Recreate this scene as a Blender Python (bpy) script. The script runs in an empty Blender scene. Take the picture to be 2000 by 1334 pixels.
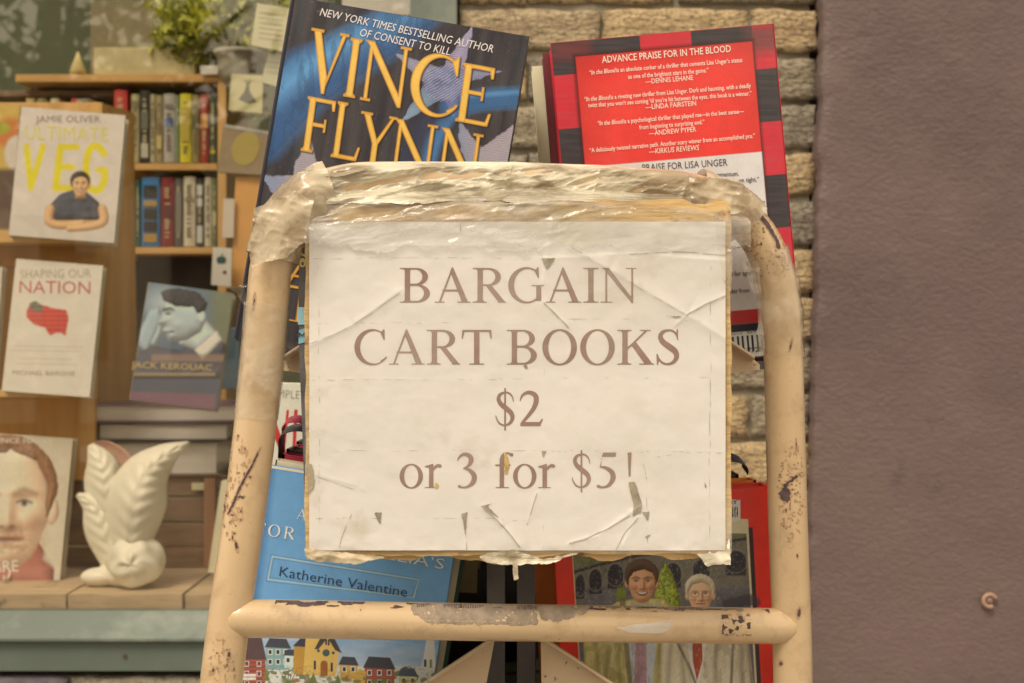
import bpy, bmesh, math, random
import numpy as np
from mathutils import Vector, Matrix, Euler

# ------------------------------------------------------------------ camera, sky, sun, exposure
SC = bpy.context.scene
COL = SC.collection
F = 2777.8            # focal length in photo pixels (50 mm lens, 2000 px wide photo)
H0 = 1.15             # camera height above the pavement
R = math.radians
cam_d = bpy.data.cameras.new('camera'); cam = bpy.data.objects.new('camera', cam_d); COL.objects.link(cam)
cam.location = (0, 0, H0); cam.rotation_euler = (R(90), 0, 0)
cam_d.lens = 50; cam_d.sensor_width = 36; cam_d.clip_start = 0.02; cam_d.clip_end = 400
cam_d.dof.use_dof = True; cam_d.dof.focus_distance = 0.96; cam_d.dof.aperture_fstop = 13
SC.camera = cam
W = bpy.data.worlds.new('World'); SC.world = W; W.use_nodes = True
nt = W.node_tree; nt.nodes.clear()
sky = nt.nodes.new('ShaderNodeTexSky'); sky.sky_type = 'NISHITA'; sky.sun_disc = False
SUN_EL, SUN_AZ = 54, 210
sky.sun_elevation = R(SUN_EL); sky.sun_rotation = R(SUN_AZ); sky.dust_density = 6; sky.air_density = 1.2; sky.ozone_density = 1
mx = nt.nodes.new('ShaderNodeMix'); mx.data_type = 'RGBA'; mx.inputs['Factor'].default_value = 0.8
mx.inputs['B'].default_value = (9.5, 7.6, 5.2, 1)      # thin warm overcast over the clear sky
bg = nt.nodes.new('ShaderNodeBackground'); bg.inputs['Strength'].default_value = 0.1
wo = nt.nodes.new('ShaderNodeOutputWorld')
nt.links.new(sky.outputs[0], mx.inputs['A']); nt.links.new(mx.outputs['Result'], bg.inputs['Color']); nt.links.new(bg.outputs[0], wo.inputs[0])
sd = bpy.data.lights.new('sun', 'SUN'); sun = bpy.data.objects.new('sun', sd); COL.objects.link(sun)
sd.energy = 1.5; sd.angle = R(22); sd.color = (1.0, 0.86, 0.68)
a = R(SUN_AZ)      # sky's sun_rotation 0 = +Y, clockwise seen from above
dirv = Vector((math.sin(a) * math.cos(R(SUN_EL)), math.cos(a) * math.cos(R(SUN_EL)), math.sin(R(SUN_EL))))
sun.rotation_euler = dirv.to_track_quat('Z', 'Y').to_euler()
SC.view_settings.view_transform = 'Standard'; SC.view_settings.look = 'None'; SC.view_settings.gamma = 1
SC.view_settings.use_curve_mapping = False
SC.view_settings.exposure = 0.55
SC.cycles.max_bounces = 10; SC.cycles.transparent_max_bounces = 16
SC.cycles.caustics_reflective = False; SC.cycles.caustics_refractive = False

KL = np.array((0.96, 0.79, 0.59))     # what a perfectly white surface shows in this light

# ------------------------------------------------------------------ helpers
def P(px, py, Y):
    return Vector(((px - 1000) / F * Y, Y, H0 - (py - 667) / F * Y))
def lin(c):
    c = np.asarray(c, float) / 255.0
    return np.where(c <= 0.04045, c / 12.92, ((c + 0.055) / 1.055) ** 2.4)
def C(r, g, b):          # colour as seen in daylight of this warmth -> base colour
    return np.clip(lin((r, g, b)) / KL, 0.004, 0.86)

def _hash(ix, iy, seed):
    h = (ix * 374761393 + iy * 668265263 + seed * 1442695041) & 0xffffffff
    h = ((h ^ (h >> 13)) * 1274126177) & 0xffffffff
    h = (h ^ (h >> 16)) & 0xffffffff
    return h / 4294967295.0
def vnoise(x, y, seed=0):
    x = np.asarray(x, float); y = np.asarray(y, float)
    ix = np.floor(x).astype(np.int64); iy = np.floor(y).astype(np.int64)
    fx = x - ix; fy = y - iy
    fx = fx * fx * (3 - 2 * fx); fy = fy * fy * (3 - 2 * fy)
    a = _hash(ix, iy, seed); b = _hash(ix + 1, iy, seed); c = _hash(ix, iy + 1, seed); d = _hash(ix + 1, iy + 1, seed)
    return a + (b - a) * fx + (c - a) * fy + (a - b - c + d) * fx * fy
def fbm(x, y, seed=0, oct=4):
    s = 0; am = 0.5; tot = 0
    for i in range(oct):
        s = s + am * vnoise(np.asarray(x) * 2 ** i, np.asarray(y) * 2 ** i, seed + i * 17); tot += am; am *= 0.5
    return s / tot
def ridged(x, y, seed=0, oct=3):
    s = 0; am = 0.5; tot = 0
    for i in range(oct):
        s = s + am * (1 - np.abs(2 * vnoise(np.asarray(x) * 2 ** i, np.asarray(y) * 2 ** i, seed + i * 13) - 1)); tot += am; am *= 0.5
    return s / tot

# signed distance shapes (x, y arrays)
def rect(x0, y0, x1, y1): return lambda x, y: np.maximum(np.maximum(x0 - x, x - x1), np.maximum(y0 - y, y - y1))
def ell(cx, cy, rx, ry, rot=0):
    c, s = math.cos(R(rot)), math.sin(R(rot))
    def f(x, y):
        dx, dy = x - cx, y - cy
        u = dx * c + dy * s; v = -dx * s + dy * c
        return (np.sqrt((u / rx) ** 2 + (v / ry) ** 2) - 1) * min(rx, ry)
    return f
def poly(*pts):
    pts = [(float(a), float(b)) for a, b in pts]
    def f(x, y):
        x = np.asarray(x, float); y = np.asarray(y, float)
        d = np.full(np.broadcast(x, y).shape, 1e18); ins = np.zeros(d.shape, bool)
        n = len(pts)
        for i in range(n):
            ax, ay = pts[i]; bx, by = pts[(i + 1) % n]
            ex, ey = bx - ax, by - ay
            L = ex * ex + ey * ey or 1e-9
            t = np.clip(((x - ax) * ex + (y - ay) * ey) / L, 0, 1)
            d = np.minimum(d, (x - ax - t * ex) ** 2 + (y - ay - t * ey) ** 2)
            c = ((ay > y) != (by > y))
            if ay != by:
                ins ^= c & (x < (bx - ax) * (y - ay) / (by - ay) + ax)
        return np.where(ins, -1, 1) * np.sqrt(d)
    return f
def spline(pts, n=6):
    pts = [tuple(map(float, p)) for p in pts]
    q = [pts[0]] + pts + [pts[-1]]; out = []
    for i in range(1, len(q) - 2):
        p0, p1, p2, p3 = map(np.array, q[i - 1:i + 3])
        for k in range(n):
            t = k / n
            out.append(0.5 * (2 * p1 + (p2 - p0) * t + (2 * p0 - 5 * p1 + 4 * p2 - p3) * t * t + (3 * p1 - p0 - 3 * p2 + p3) * t ** 3))
    out.append(np.array(pts[-1])); return out
def stroke(*pts, n=6):
    q = spline(pts, n)
    def f(x, y):
        d = None
        for a, b in zip(q[:-1], q[1:]):
            ex, ey = b[0] - a[0], b[1] - a[1]; L = ex * ex + ey * ey or 1e-9
            t = np.clip(((x - a[0]) * ex + (y - a[1]) * ey) / L, 0, 1)
            dd = np.hypot(x - a[0] - t * ex, y - a[1] - t * ey) - (a[2] + (b[2] - a[2]) * t)
            d = dd if d is None else np.minimum(d, dd)
        return d
    return f
def U(*fs):
    def f(x, y):
        d = fs[0](x, y)
        for g in fs[1:]: d = np.minimum(d, g(x, y))
        return d
    return f
def I_(a, b): return lambda x, y: np.maximum(a(x, y), b(x, y))
def D_(a, b): return lambda x, y: np.maximum(a(x, y), -b(x, y))
def dsh(x0, xc, xr, y0, y1): return U(rect(x0, y0, xc + 1, y1), I_(ell(xc, (y0 + y1) / 2, xr - xc, (y1 - y0) / 2), rect(xc, y0 - 9, xr + 9, y1 + 9)))
def sst(x0, x1, y0=0, y1=662, l=75, r=75, lt=75, rt=75, bot=True, top=True):
    fs = [rect(x0, y0, x1, y1)]
    if bot: fs += [rect(x0 - l, y0, x1 + r, y0 + 20), poly((x0 - 32, y0 + 19), (x1 + 32, y0 + 19), (x1, y0 + 48), (x0, y0 + 48))]
    if top: fs += [rect(x0 - lt, y1 - 20, x1 + rt, y1), poly((x0 - 32, y1 - 19), (x0, y1 - 48), (x1, y1 - 48), (x1 + 32, y1 - 19))]
    return U(*fs)
GL = {}      # transitional serif letter shapes, 1000 units to the em: (advance, shape)
GL['A'] = (722, U(poly((368, 674), (345, 674), (312, 598), (535, 10), (655, 10)), poly((336, 650), (352, 596), (132, 10), (95, 10)),
                  rect(165, 214, 470, 250), rect(15, 0, 213, 19), rect(450, 0, 706, 19)))
GL['V'] = (722, U(poly((368, -11), (345, -11), (80, 652), (195, 652), (390, 120)), poly((350, 0), (385, 70), (590, 652), (560, 652)),
                  rect(16, 643, 270, 662), rect(480, 643, 697, 662)))
GL['B'] = (667, U(sst(113, 215, l=96, r=40, lt=96, rt=40), D_(dsh(200, 330, 555, 333, 662), dsh(215, 320, 448, 362, 632)),
                  D_(dsh(200, 340, 593, 0, 350), dsh(215, 330, 480, 33, 322))))
GL['R'] = (667, U(sst(113, 215, l=96, r=75, lt=96, rt=30), D_(dsh(200, 320, 559, 318, 662), dsh(215, 310, 452, 350, 630)),
                  poly((260, 335), (375, 335), (640, 12), (512, 12)), rect(500, 0, 660, 19)))
GL['C'] = (667, U(D_(D_(ell(368, 331, 340, 345), ell(405, 331, 268, 311)), U(poly((585, 150), (900, 150), (900, 540), (575, 540), (540, 331)), rect(606, 150, 900, 900))),
                  poly((545, 560), (588, 465), (608, 465), (603, 676), (583, 676), (560, 640), (520, 620)), stroke((545, 68, 20), (600, 105, 14), (640, 150, 6), n=3)))
GL['G'] = (722, U(D_(D_(ell(378, 331, 346, 345), ell(405, 331, 262, 311)), U(poly((600, 60), (900, 0), (900, 540), (585, 540), (560, 331)), rect(616, 60, 900, 900))),
                  poly((555, 560), (598, 465), (618, 465), (613, 676), (593, 676), (570, 640), (530, 620)), rect(566, 36, 662, 330), rect(470, 315, 715, 335)))
GL['I'] = (333, sst(115, 217, l=96, r=96, lt=96, rt=96))
GL['N'] = (722, U(rect(108, 15, 146, 640), rect(12, 0, 243, 19), poly((12, 662), (172, 662), (640, 60), (640, -11), (618, -11), (80, 640)),
                  rect(602, -11, 640, 655), rect(500, 643, 707, 662)))
GL['O'] = (722, D_(ell(361, 331, 330, 345), ell(361, 331, 218, 313)))
GL['K'] = (722, U(sst(113, 215, l=96, r=75, lt=96, rt=75), poly((205, 318), (220, 290), (590, 640), (548, 648)),
                  poly((285, 372), (372, 432), (690, 15), (540, 15)), rect(430, 0, 723, 19), rect(450, 643, 660, 662)))
GL['T'] = (611, U(rect(254, 5, 357, 655), rect(160, 0, 452, 19), rect(40, 624, 572, 662), poly((17, 490), (37, 490), (75, 628), (60, 662), (28, 662)),
                  poly((594, 490), (574, 490), (536, 628), (551, 662), (583, 662))))
GL['E'] = (611, U(sst(103, 200, l=86, r=40, lt=86, rt=40), rect(190, 0, 540, 34), poly((500, 20), (560, 0), (590, 165), (570, 165)),
                  rect(190, 628, 520, 662), poly((520, 662), (548, 662), (548, 515), (528, 515), (490, 640)), rect(190, 325, 420, 360), rect(405, 255, 424, 425)))
GL['F'] = (556, U(sst(103, 200, l=86, r=80, lt=86, rt=40), rect(190, 628, 500, 662), poly((500, 662), (538, 662), (538, 510), (518, 510), (470, 640)),
                  rect(190, 315, 410, 350), rect(395, 245, 414, 420)))
GL['L'] = (611, U(sst(103, 200, l=86, r=40, lt=86, rt=80), rect(190, 0, 540, 34), poly((480, 20), (560, 0), (598, 175), (578, 175))))
GL['Y'] = (722, U(rect(300, 5, 400, 330), rect(195, 0, 505, 19), poly((70, 652), (190, 652), (400, 300), (300, 290)), poly((600, 652), (632, 652), (395, 300), (355, 330)),
                  rect(22, 643, 280, 662), rect(500, 643, 703, 662)))
_S = [(452, 470, 9), (425, 570, 16), (360, 637, 20), (270, 655, 20), (165, 620, 34), (118, 530, 44), (170, 430, 52), (290, 340, 58), (400, 250, 54), (428, 150, 46), (370, 50, 32), (262, 8, 20), (150, 40, 20), (85, 120, 15), (58, 205, 9)]
GL['S'] = (556, U(stroke(*_S, n=4), poly((455, 676), (438, 676), (418, 610), (455, 465)), poly((42, 195), (60, 195), (95, 80), (68, -14), (52, -14))))
GL['$'] = (500, U(stroke(*[(x * 0.86 + 22, y * 0.97 + 6, r * 0.82) for x, y, r in _S], n=4), rect(234, -87, 266, 727)))
GL['2'] = (500, U(stroke((38, 480, 8), (85, 590, 22), (200, 642, 34), (320, 590, 46), (345, 480, 48), (290, 330, 40), (170, 170, 30), (60, 45, 20), n=5),
                  poly((30, 0), (420, 0), (475, 137), (455, 143), (405, 76), (80, 76))))
GL['3'] = (500, U(stroke((50, 520, 8), (100, 605, 22), (190, 645, 32), (290, 600, 44), (308, 510, 44), (250, 420, 24), (165, 375, 10), n=5),
                  stroke((165, 372, 10), (270, 345, 32), (365, 240, 48), (352, 120, 46), (260, 30, 26), (150, 10, 18), (85, 30, 30), n=5)))
GL['5'] = (500, U(poly((165, 676), (415, 676), (400, 596), (135, 596)), poly((165, 676), (145, 600), (98, 395), (118, 395)),
                  stroke((108, 400, 12), (210, 385, 30), (330, 300, 46), (352, 180, 48), (270, 50, 30), (150, 12, 20), (70, 32, 30), n=5)))
GL['!'] = (333, poly((130, 676), (208, 676), (186, 215), (152, 215)))
GL['o'] = (500, D_(ell(250, 225, 223, 236), ell(250, 225, 136, 210)))
GL['r'] = (333, U(rect(90, 10, 174, 400), rect(5, 0, 248, 17), poly((5, 398), (5, 415), (165, 462), (174, 455), (174, 360), (90, 380)),
                  stroke((160, 330, 12), (205, 395, 26), (265, 432, 28), n=4), ell(292, 420, 40, 34)))
GL['f'] = (333, U(rect(104, 10, 188, 560), rect(20, 418, 309, 450), rect(25, 0, 283, 17), stroke((146, 540, 40), (170, 620, 34), (225, 662, 20), (290, 660, 18), n=4), ell(330, 635, 40, 34)))

def iso(f, x0, x1, y0, y1, step):
    """marching squares: polygons covering f<0; returns (points Nx2, faces)"""
    nx = max(2, int(math.ceil((x1 - x0) / step)) + 1); ny = max(2, int(math.ceil((y1 - y0) / step)) + 1)
    xs = np.linspace(x0, x1, nx); ys = np.linspace(y0, y1, ny)
    X, Y = np.meshgrid(xs, ys, indexing='ij'); V = f(X, Y)
    V = np.where(np.abs(V) < 1e-6, 1e-6, V)
    ins = V < 0
    cnt = ins[:-1, :-1].astype(int) + ins[1:, :-1] + ins[1:, 1:] + ins[:-1, 1:]
    pts = []; idx = {}; faces = []
    def corner(i, j):
        k = (i, j)
        if k not in idx: idx[k] = len(pts); pts.append((xs[i], ys[j]))
        return idx[k]
    def cross(a, b):
        k = (a, b) if a < b else (b, a)
        if k not in idx:
            va, vb = V[a], V[b]; t = va / (va - vb)
            idx[k] = len(pts); pts.append((xs[a[0]] + (xs[b[0]] - xs[a[0]]) * t, ys[a[1]] + (ys[b[1]] - ys[a[1]]) * t))
        return idx[k]
    for i, j in zip(*np.nonzero(cnt)):
        i = int(i); j = int(j)
        cs = [(i, j), (i + 1, j), (i + 1, j + 1), (i, j + 1)]
        if cnt[i, j] == 4: faces.append([corner(*c) for c in cs]); continue
        fc = []
        for a in range(4):
            c, d = cs[a], cs[(a + 1) % 4]
            if ins[c]: fc.append(corner(*c))
            if ins[c] != ins[d]: fc.append(cross(c, d))
        if len(fc) >= 3: faces.append(fc)
    return np.array(pts, float).reshape(-1, 2), faces
def textrun(s, x, base, em, step=1.6, center=None, sx=1.0, track=0):
    """serif text in photo px; returns pts, faces"""
    if center is not None:
        wd = sum((GL[c][0] if c != ' ' else 250) + track for c in s) * em / 1000 * sx; x = center - wd / 2
    PT = []; FC = []; n = 0
    for c in s:
        if c == ' ': x += (250 + track) * em / 1000 * sx; continue
        adv, g = GL[c]; k = em / 1000
        f = lambda X, Y, x=x, g=g: g((X - x) / (k * sx), (base - Y) / k) * k
        p, fc = iso(f, x - 0.02 * em, x + adv * k * sx + 0.03 * em, base - 0.76 * em, base + 0.12 * em, step)
        PT.append(p); FC += [[v + n for v in q] for q in fc]; n += len(p); x += (adv + track) * k * sx
    return np.concatenate(PT), FC

class MB:
    def __init__(s): s.v = []; s.f = []; s.c = []; s.mi = []
    def add(s, vs, fs, mi=0):
        o = len(s.v); s.v += [tuple(v) for v in vs]; s.f += [[i + o for i in f] for f in fs]; s.mi += [mi] * len(fs); return s
    def box(s, a, b, mi=0, M=None):
        (x0, y0, z0), (x1, y1, z1) = a, b
        v = [Vector(p) for p in ((x0, y0, z0), (x1, y0, z0), (x1, y1, z0), (x0, y1, z0), (x0, y0, z1), (x1, y0, z1), (x1, y1, z1), (x0, y1, z1))]
        if M: v = [M @ p for p in v]
        return s.add(v, [(0, 3, 2, 1), (4, 5, 6, 7), (0, 1, 5, 4), (1, 2, 6, 5), (2, 3, 7, 6), (3, 0, 4, 7)], mi)
    def prism(s, pts, y0, y1, mi=0):        # polygon in (x,z) extruded along y
        n = len(pts)
        v = [(p[0], y0, p[1]) for p in pts] + [(p[0], y1, p[1]) for p in pts]
        return s.add(v, [list(range(n)), list(range(2 * n - 1, n - 1, -1))] + [[i, i + n, (i + 1) % n + n, (i + 1) % n] for i in range(n)], mi)
    def tube(s, path, rad, n=20, mi=0, caps=True, rfun=None):
        path = [Vector(p) for p in path]; rings = []
        up = None
        for i, p in enumerate(path):
            t = (path[min(i + 1, len(path) - 1)] - path[max(i - 1, 0)]).normalized()
            if up is None:
                up = Vector((0, 1, 0)) if abs(t.y) < 0.9 else Vector((1, 0, 0))
            u = (up - t * up.dot(t)).normalized(); w = t.cross(u)
            r0 = rad[i] if isinstance(rad, (list, tuple)) else rad
            rg = []
            for k in range(n):
                an = 2 * math.pi * k / n
                r = r0 + (rfun(i, k) if rfun else 0)
                rg.append(p + (u * math.cos(an) + w * math.sin(an)) * r)
            rings.append(rg); up = u
        v = [q for rg in rings for q in rg]; f = []
        for i in range(len(rings) - 1):
            for k in range(n):
                k2 = (k + 1) % n
                f.append((i * n + k, i * n + k2, (i + 1) * n + k2, (i + 1) * n + k))
        if caps: f.append(list(range(n))[::-1]); f.append([(len(rings) - 1) * n + k for k in range(n)])
        return s.add(v, f, mi)
    def build(s, name, mats, parent=None, smooth=False, bevel=0, recalc=True):
        me = bpy.data.meshes.new(name); me.from_pydata([tuple(v) for v in s.v], [], [list(f) for f in s.f])
        if not isinstance(mats, (list, tuple)): mats = [mats]
        for m in mats: me.materials.append(m)
        if len(mats) > 1: me.polygons.foreach_set('material_index', s.mi)
        if recalc:
            bm = bmesh.new(); bm.from_mesh(me); bmesh.ops.recalc_face_normals(bm, faces=bm.faces)
            if bevel: bmesh.ops.bevel(bm, geom=bm.edges[:], offset=bevel, segments=2, affect='EDGES', profile=0.6)
            bm.to_mesh(me); bm.free()
        if smooth: me.polygons.foreach_set('use_smooth', [True] * len(me.polygons))
        o = bpy.data.objects.new(name, me); COL.objects.link(o)
        if parent: o.parent = parent
        return o
def arr_obj(name, verts, faces, mat, parent=None, smooth=False, colors=None):
    me = bpy.data.meshes.new(name)
    me.from_pydata(np.asarray(verts).tolist(), [], faces if isinstance(faces, list) else faces.tolist())
    if colors is not None:
        ca = me.color_attributes.new('Col', 'FLOAT_COLOR', 'POINT')
        c4 = np.ones((len(verts), 4), np.float32); c4[:, :3] = colors; ca.data.foreach_set('color', c4.ravel())
    me.materials.append(mat)
    if smooth: me.polygons.foreach_set('use_smooth', np.ones(len(me.polygons), bool))
    o = bpy.data.objects.new(name, me); COL.objects.link(o)
    if parent: o.parent = parent
    return o
def gridfaces(nx, ny, flip=False):
    i, j = np.meshgrid(np.arange(nx - 1), np.arange(ny - 1), indexing='ij'); a = (i * ny + j).ravel()
    q = np.stack([a, a + ny, a + ny + 1, a + 1], 1)
    return q[:, ::-1] if flip else q
def tag(o, label=None, cat=None, group=None, kind=None):
    if label: o['label'] = label
    if cat: o['category'] = cat
    if group: o['group'] = group
    if kind: o['kind'] = kind
    return o
def thing(name, loc, rot=(0, 0, 0), label=None, cat=None, group=None, kind=None):
    o = bpy.data.objects.new(name, None); o.empty_display_size = 0.02; COL.objects.link(o)
    o.location = loc; o.rotation_euler = rot
    return tag(o, label, cat, group, kind)
def part_of(o, root):        # mesh built in world coordinates becomes a child of root
    o.data.transform(mat_of(root).inverted()); o.parent = root; return o
def mat_of(o):
    M = Matrix.Translation(o.location) @ o.rotation_euler.to_matrix().to_4x4()
    return (mat_of(o.parent) @ M) if o.parent else M

# ------------------------------------------------------------------ materials
def thin_fresnel(n, l, ior):
    fr = n.new('ShaderNodeFresnel'); ge = n.new('ShaderNodeNewGeometry'); mr = n.new('ShaderNodeMapRange')
    mr.inputs['To Min'].default_value = ior; mr.inputs['To Max'].default_value = 1 / ior
    l.new(ge.outputs['Backfacing'], mr.inputs[0]); l.new(mr.outputs[0], fr.inputs['IOR']); return fr
def mat(name, col, rough=0.6, var=0.15, scale=30, bump=0.1, bscale=None, stretch=(1, 1, 1), spec=0.5, col2=None, metal=0, coat=0, dist=0.002, detail=6):
    m = bpy.data.materials.new(name); m.use_nodes = True; n = m.node_tree.nodes; l = m.node_tree.links
    b = n['Principled BSDF']; col = tuple(float(c) for c in col)
    tc = n.new('ShaderNodeTexCoord'); mp = n.new('ShaderNodeMapping'); mp.inputs['Scale'].default_value = stretch
    l.new(tc.outputs['Object'], mp.inputs['Vector'])
    nz = n.new('ShaderNodeTexNoise'); nz.inputs['Scale'].default_value = scale; nz.inputs['Detail'].default_value = detail
    l.new(mp.outputs[0], nz.inputs['Vector'])
    rp = n.new('ShaderNodeValToRGB'); rp.color_ramp.elements[0].position = 0.3; rp.color_ramp.elements[1].position = 0.7
    c2 = col2 if col2 is not None else [c * (1 + var) for c in col]
    rp.color_ramp.elements[0].color = (*[min(1, c * (1 - var)) for c in col], 1); rp.color_ramp.elements[1].color = (*[min(1, float(c)) for c in c2], 1)
    l.new(nz.outputs['Fac'], rp.inputs[0]); l.new(rp.outputs[0], b.inputs['Base Color'])
    b.inputs['Roughness'].default_value = rough; b.inputs['Specular IOR Level'].default_value = spec; b.inputs['Metallic'].default_value = metal
    b.inputs['Coat Weight'].default_value = coat; b.inputs['Coat Roughness'].default_value = 0.1
    if bump:
        nb = n.new('ShaderNodeTexNoise'); nb.inputs['Scale'].default_value = bscale or scale * 3; nb.inputs['Detail'].default_value = 8
        l.new(mp.outputs[0], nb.inputs['Vector'])
        bp = n.new('ShaderNodeBump'); bp.inputs['Strength'].default_value = bump; bp.inputs['Distance'].default_value = dist
        l.new(nb.outputs['Fac'], bp.inputs['Height']); l.new(bp.outputs[0], b.inputs['Normal'])
    return m
def speckle(m, col, scale, lo, hi, seed=0.0, rough=None):
    """adds flecks / chips of another colour to a material made by mat()"""
    n = m.node_tree.nodes; l = m.node_tree.links; b = n['Principled BSDF']
    src = b.inputs['Base Color'].links[0].from_socket
    tc = [x for x in n if x.type == 'TEX_COORD'][0]
    mp = n.new('ShaderNodeMapping'); mp.inputs['Location'].default_value = (seed, seed * 2, 0); l.new(tc.outputs['Object'], mp.inputs[0])
    nz = n.new('ShaderNodeTexNoise'); nz.inputs['Scale'].default_value = scale; nz.inputs['Detail'].default_value = 5; nz.inputs['Roughness'].default_value = 0.65
    l.new(mp.outputs[0], nz.inputs['Vector'])
    mr = n.new('ShaderNodeMapRange'); mr.inputs['From Min'].default_value = lo; mr.inputs['From Max'].default_value = hi; l.new(nz.outputs['Fac'], mr.inputs[0])
    mi = n.new('ShaderNodeMix'); mi.data_type = 'RGBA'; mi.inputs['B'].default_value = (*[float(c) for c in col], 1)
    l.new(mr.outputs[0], mi.inputs['Factor']); l.new(src, mi.inputs['A']); l.new(mi.outputs['Result'], b.inputs['Base Color'])
    return m
def print_mat(name, rough=0.4, coat=0.0, bump=0.08, bscale=60):
    m = bpy.data.materials.new(name); m.use_nodes = True; n = m.node_tree.nodes; l = m.node_tree.links; b = n['Principled BSDF']
    at = n.new('ShaderNodeAttribute'); at.attribute_name = 'Col'; l.new(at.outputs['Color'], b.inputs['Base Color'])
    b.inputs['Roughness'].default_value = rough; b.inputs['Coat Weight'].default_value = coat; b.inputs['Coat Roughness'].default_value = 0.12
    tc = n.new('ShaderNodeTexCoord'); nb = n.new('ShaderNodeTexNoise'); nb.inputs['Scale'].default_value = bscale; nb.inputs['Detail'].default_value = 5
    l.new(tc.outputs['Object'], nb.inputs['Vector'])
    bp = n.new('ShaderNodeBump'); bp.inputs['Strength'].default_value = bump; bp.inputs['Distance'].default_value = 0.002
    l.new(nb.outputs['Fac'], bp.inputs['Height']); l.new(bp.outputs[0], b.inputs['Normal'])
    return m
def film_mat(name, base, base2, milky, rough=0.16, scale=60, stretch=(1, 1, 1), bump=0.6, lo=0.35, hi=0.75, dist=0.003, bscale=None):
    """clear plastic: transparent with milky streaks and a glossy crumpled surface"""
    m = bpy.data.materials.new(name); m.use_nodes = True; n = m.node_tree.nodes; l = m.node_tree.links
    b = n['Principled BSDF']; out = n['Material Output']
    tc = n.new('ShaderNodeTexCoord'); mp = n.new('ShaderNodeMapping'); mp.inputs['Scale'].default_value = stretch; l.new(tc.outputs['Object'], mp.inputs[0])
    nz = n.new('ShaderNodeTexNoise'); nz.inputs['Scale'].default_value = scale; nz.inputs['Detail'].default_value = 9; nz.inputs['Roughness'].default_value = 0.65; nz.inputs['Distortion'].default_value = 0.6
    l.new(mp.outputs[0], nz.inputs['Vector'])
    rp = n.new('ShaderNodeValToRGB'); rp.color_ramp.elements[0].position = 0.42; rp.color_ramp.elements[1].position = 0.56
    rp.color_ramp.elements[0].color = (*map(float, base2), 1); rp.color_ramp.elements[1].color = (*map(float, base), 1)
    l.new(nz.outputs['Fac'], rp.inputs[0]); l.new(rp.outputs[0], b.inputs['Base Color'])
    b.inputs['Roughness'].default_value = rough
    nb = n.new('ShaderNodeTexNoise'); nb.inputs['Scale'].default_value = bscale or scale * 1.7; nb.inputs['Detail'].default_value = 6; nb.inputs['Distortion'].default_value = 1.2
    l.new(mp.outputs[0], nb.inputs['Vector'])
    bp = n.new('ShaderNodeBump'); bp.inputs['Strength'].default_value = bump; bp.inputs['Distance'].default_value = dist
    l.new(nb.outputs['Fac'], bp.inputs['Height']); l.new(bp.outputs[0], b.inputs['Normal'])
    tr = n.new('ShaderNodeBsdfTransparent'); gl = n.new('ShaderNodeBsdfGlossy'); gl.inputs['Roughness'].default_value = rough; l.new(bp.outputs[0], gl.inputs['Normal'])
    fr = thin_fresnel(n, l, 1.45); l.new(bp.outputs[0], fr.inputs['Normal'])
    m1 = n.new('ShaderNodeMixShader'); l.new(fr.outputs[0], m1.inputs[0]); l.new(tr.outputs[0], m1.inputs[1]); l.new(gl.outputs[0], m1.inputs[2])
    n2 = n.new('ShaderNodeTexNoise'); n2.inputs['Scale'].default_value = scale * 0.5; n2.inputs['Detail'].default_value = 7; l.new(mp.outputs[0], n2.inputs['Vector'])
    mr = n.new('ShaderNodeMapRange'); mr.inputs['From Min'].default_value = lo; mr.inputs['From Max'].default_value = hi
    mr.inputs['To Min'].default_value = milky[0]; mr.inputs['To Max'].default_value = milky[1]; l.new(n2.outputs['Fac'], mr.inputs[0])
    m2 = n.new('ShaderNodeMixShader'); l.new(mr.outputs[0], m2.inputs[0]); l.new(m1.outputs[0], m2.inputs[1]); l.new(b.outputs[0], m2.inputs[2])
    l.new(m2.outputs[0], out.inputs['Surface']); return m

PAINT = mat('tan_cart_paint', C(206, 167, 118), 0.3, 0.07, 8, 0.1, 90, coat=0.7)
speckle(PAINT, C(130, 100, 72), 520, 0.665, 0.72, 3.0); speckle(PAINT, C(178, 140, 96), 55, 0.52, 0.8, 5.0); speckle(PAINT, C(165, 132, 95), 22, 0.60, 0.75, 7.0)
PAINT_D = mat('tan_shelf_paint', C(196, 162, 120), 0.42, 0.1, 14, 0.15, 120)
speckle(PAINT_D, C(120, 95, 70), 160, 0.63, 0.68, 2.0)
CHIP = mat('chipped_dark_metal', C(82, 62, 56), 0.7, 0.35, 200, 0.3)
HALO = mat('worn_paint_edge', C(176, 134, 92), 0.6, 0.12, 200, 0.2)
GRIME = mat('grey_tape_grime', C(150, 126, 98), 0.75, 0.22, 150, 0.5, 400)
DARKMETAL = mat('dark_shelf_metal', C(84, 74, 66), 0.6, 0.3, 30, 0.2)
PAGES = mat('page_edges', C(226, 204, 166), 0.85, 0.12, 60, 0.5, 400, stretch=(1, 14, 0.6))
PAGES2 = mat('aged_page_edges', C(196, 168, 122), 0.9, 0.15, 60, 0.5, 400, stretch=(1, 14, 0.6))
PAGES_B = mat('bright_page_edges', C(244, 230, 200), 0.85, 0.08, 60, 0.4, 400, stretch=(0.6, 1, 14))
PRINT = print_mat('printed_cover', 0.42, 0.15)
PRINT_G = print_mat('glossy_printed_cover', 0.3, 0.45, 0.15, 25)
PRINT_M = print_mat('matt_print', 0.7, 0.0)
CARD = mat('brown_cardboard', C(206, 164, 104), 0.85, 0.22, 40, 0.5, 160, stretch=(0.4, 1, 1.6), dist=0.003)
speckle(CARD, C(140, 98, 58), 60, 0.58, 0.72, 4.0)
PAPER = mat('white_paper', C(232, 213, 187), 0.62, 0.035, 12, 0.10, 45, coat=0.0)
speckle(PAPER, C(196, 172, 138), 18, 0.6, 0.85, 5.0)
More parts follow.
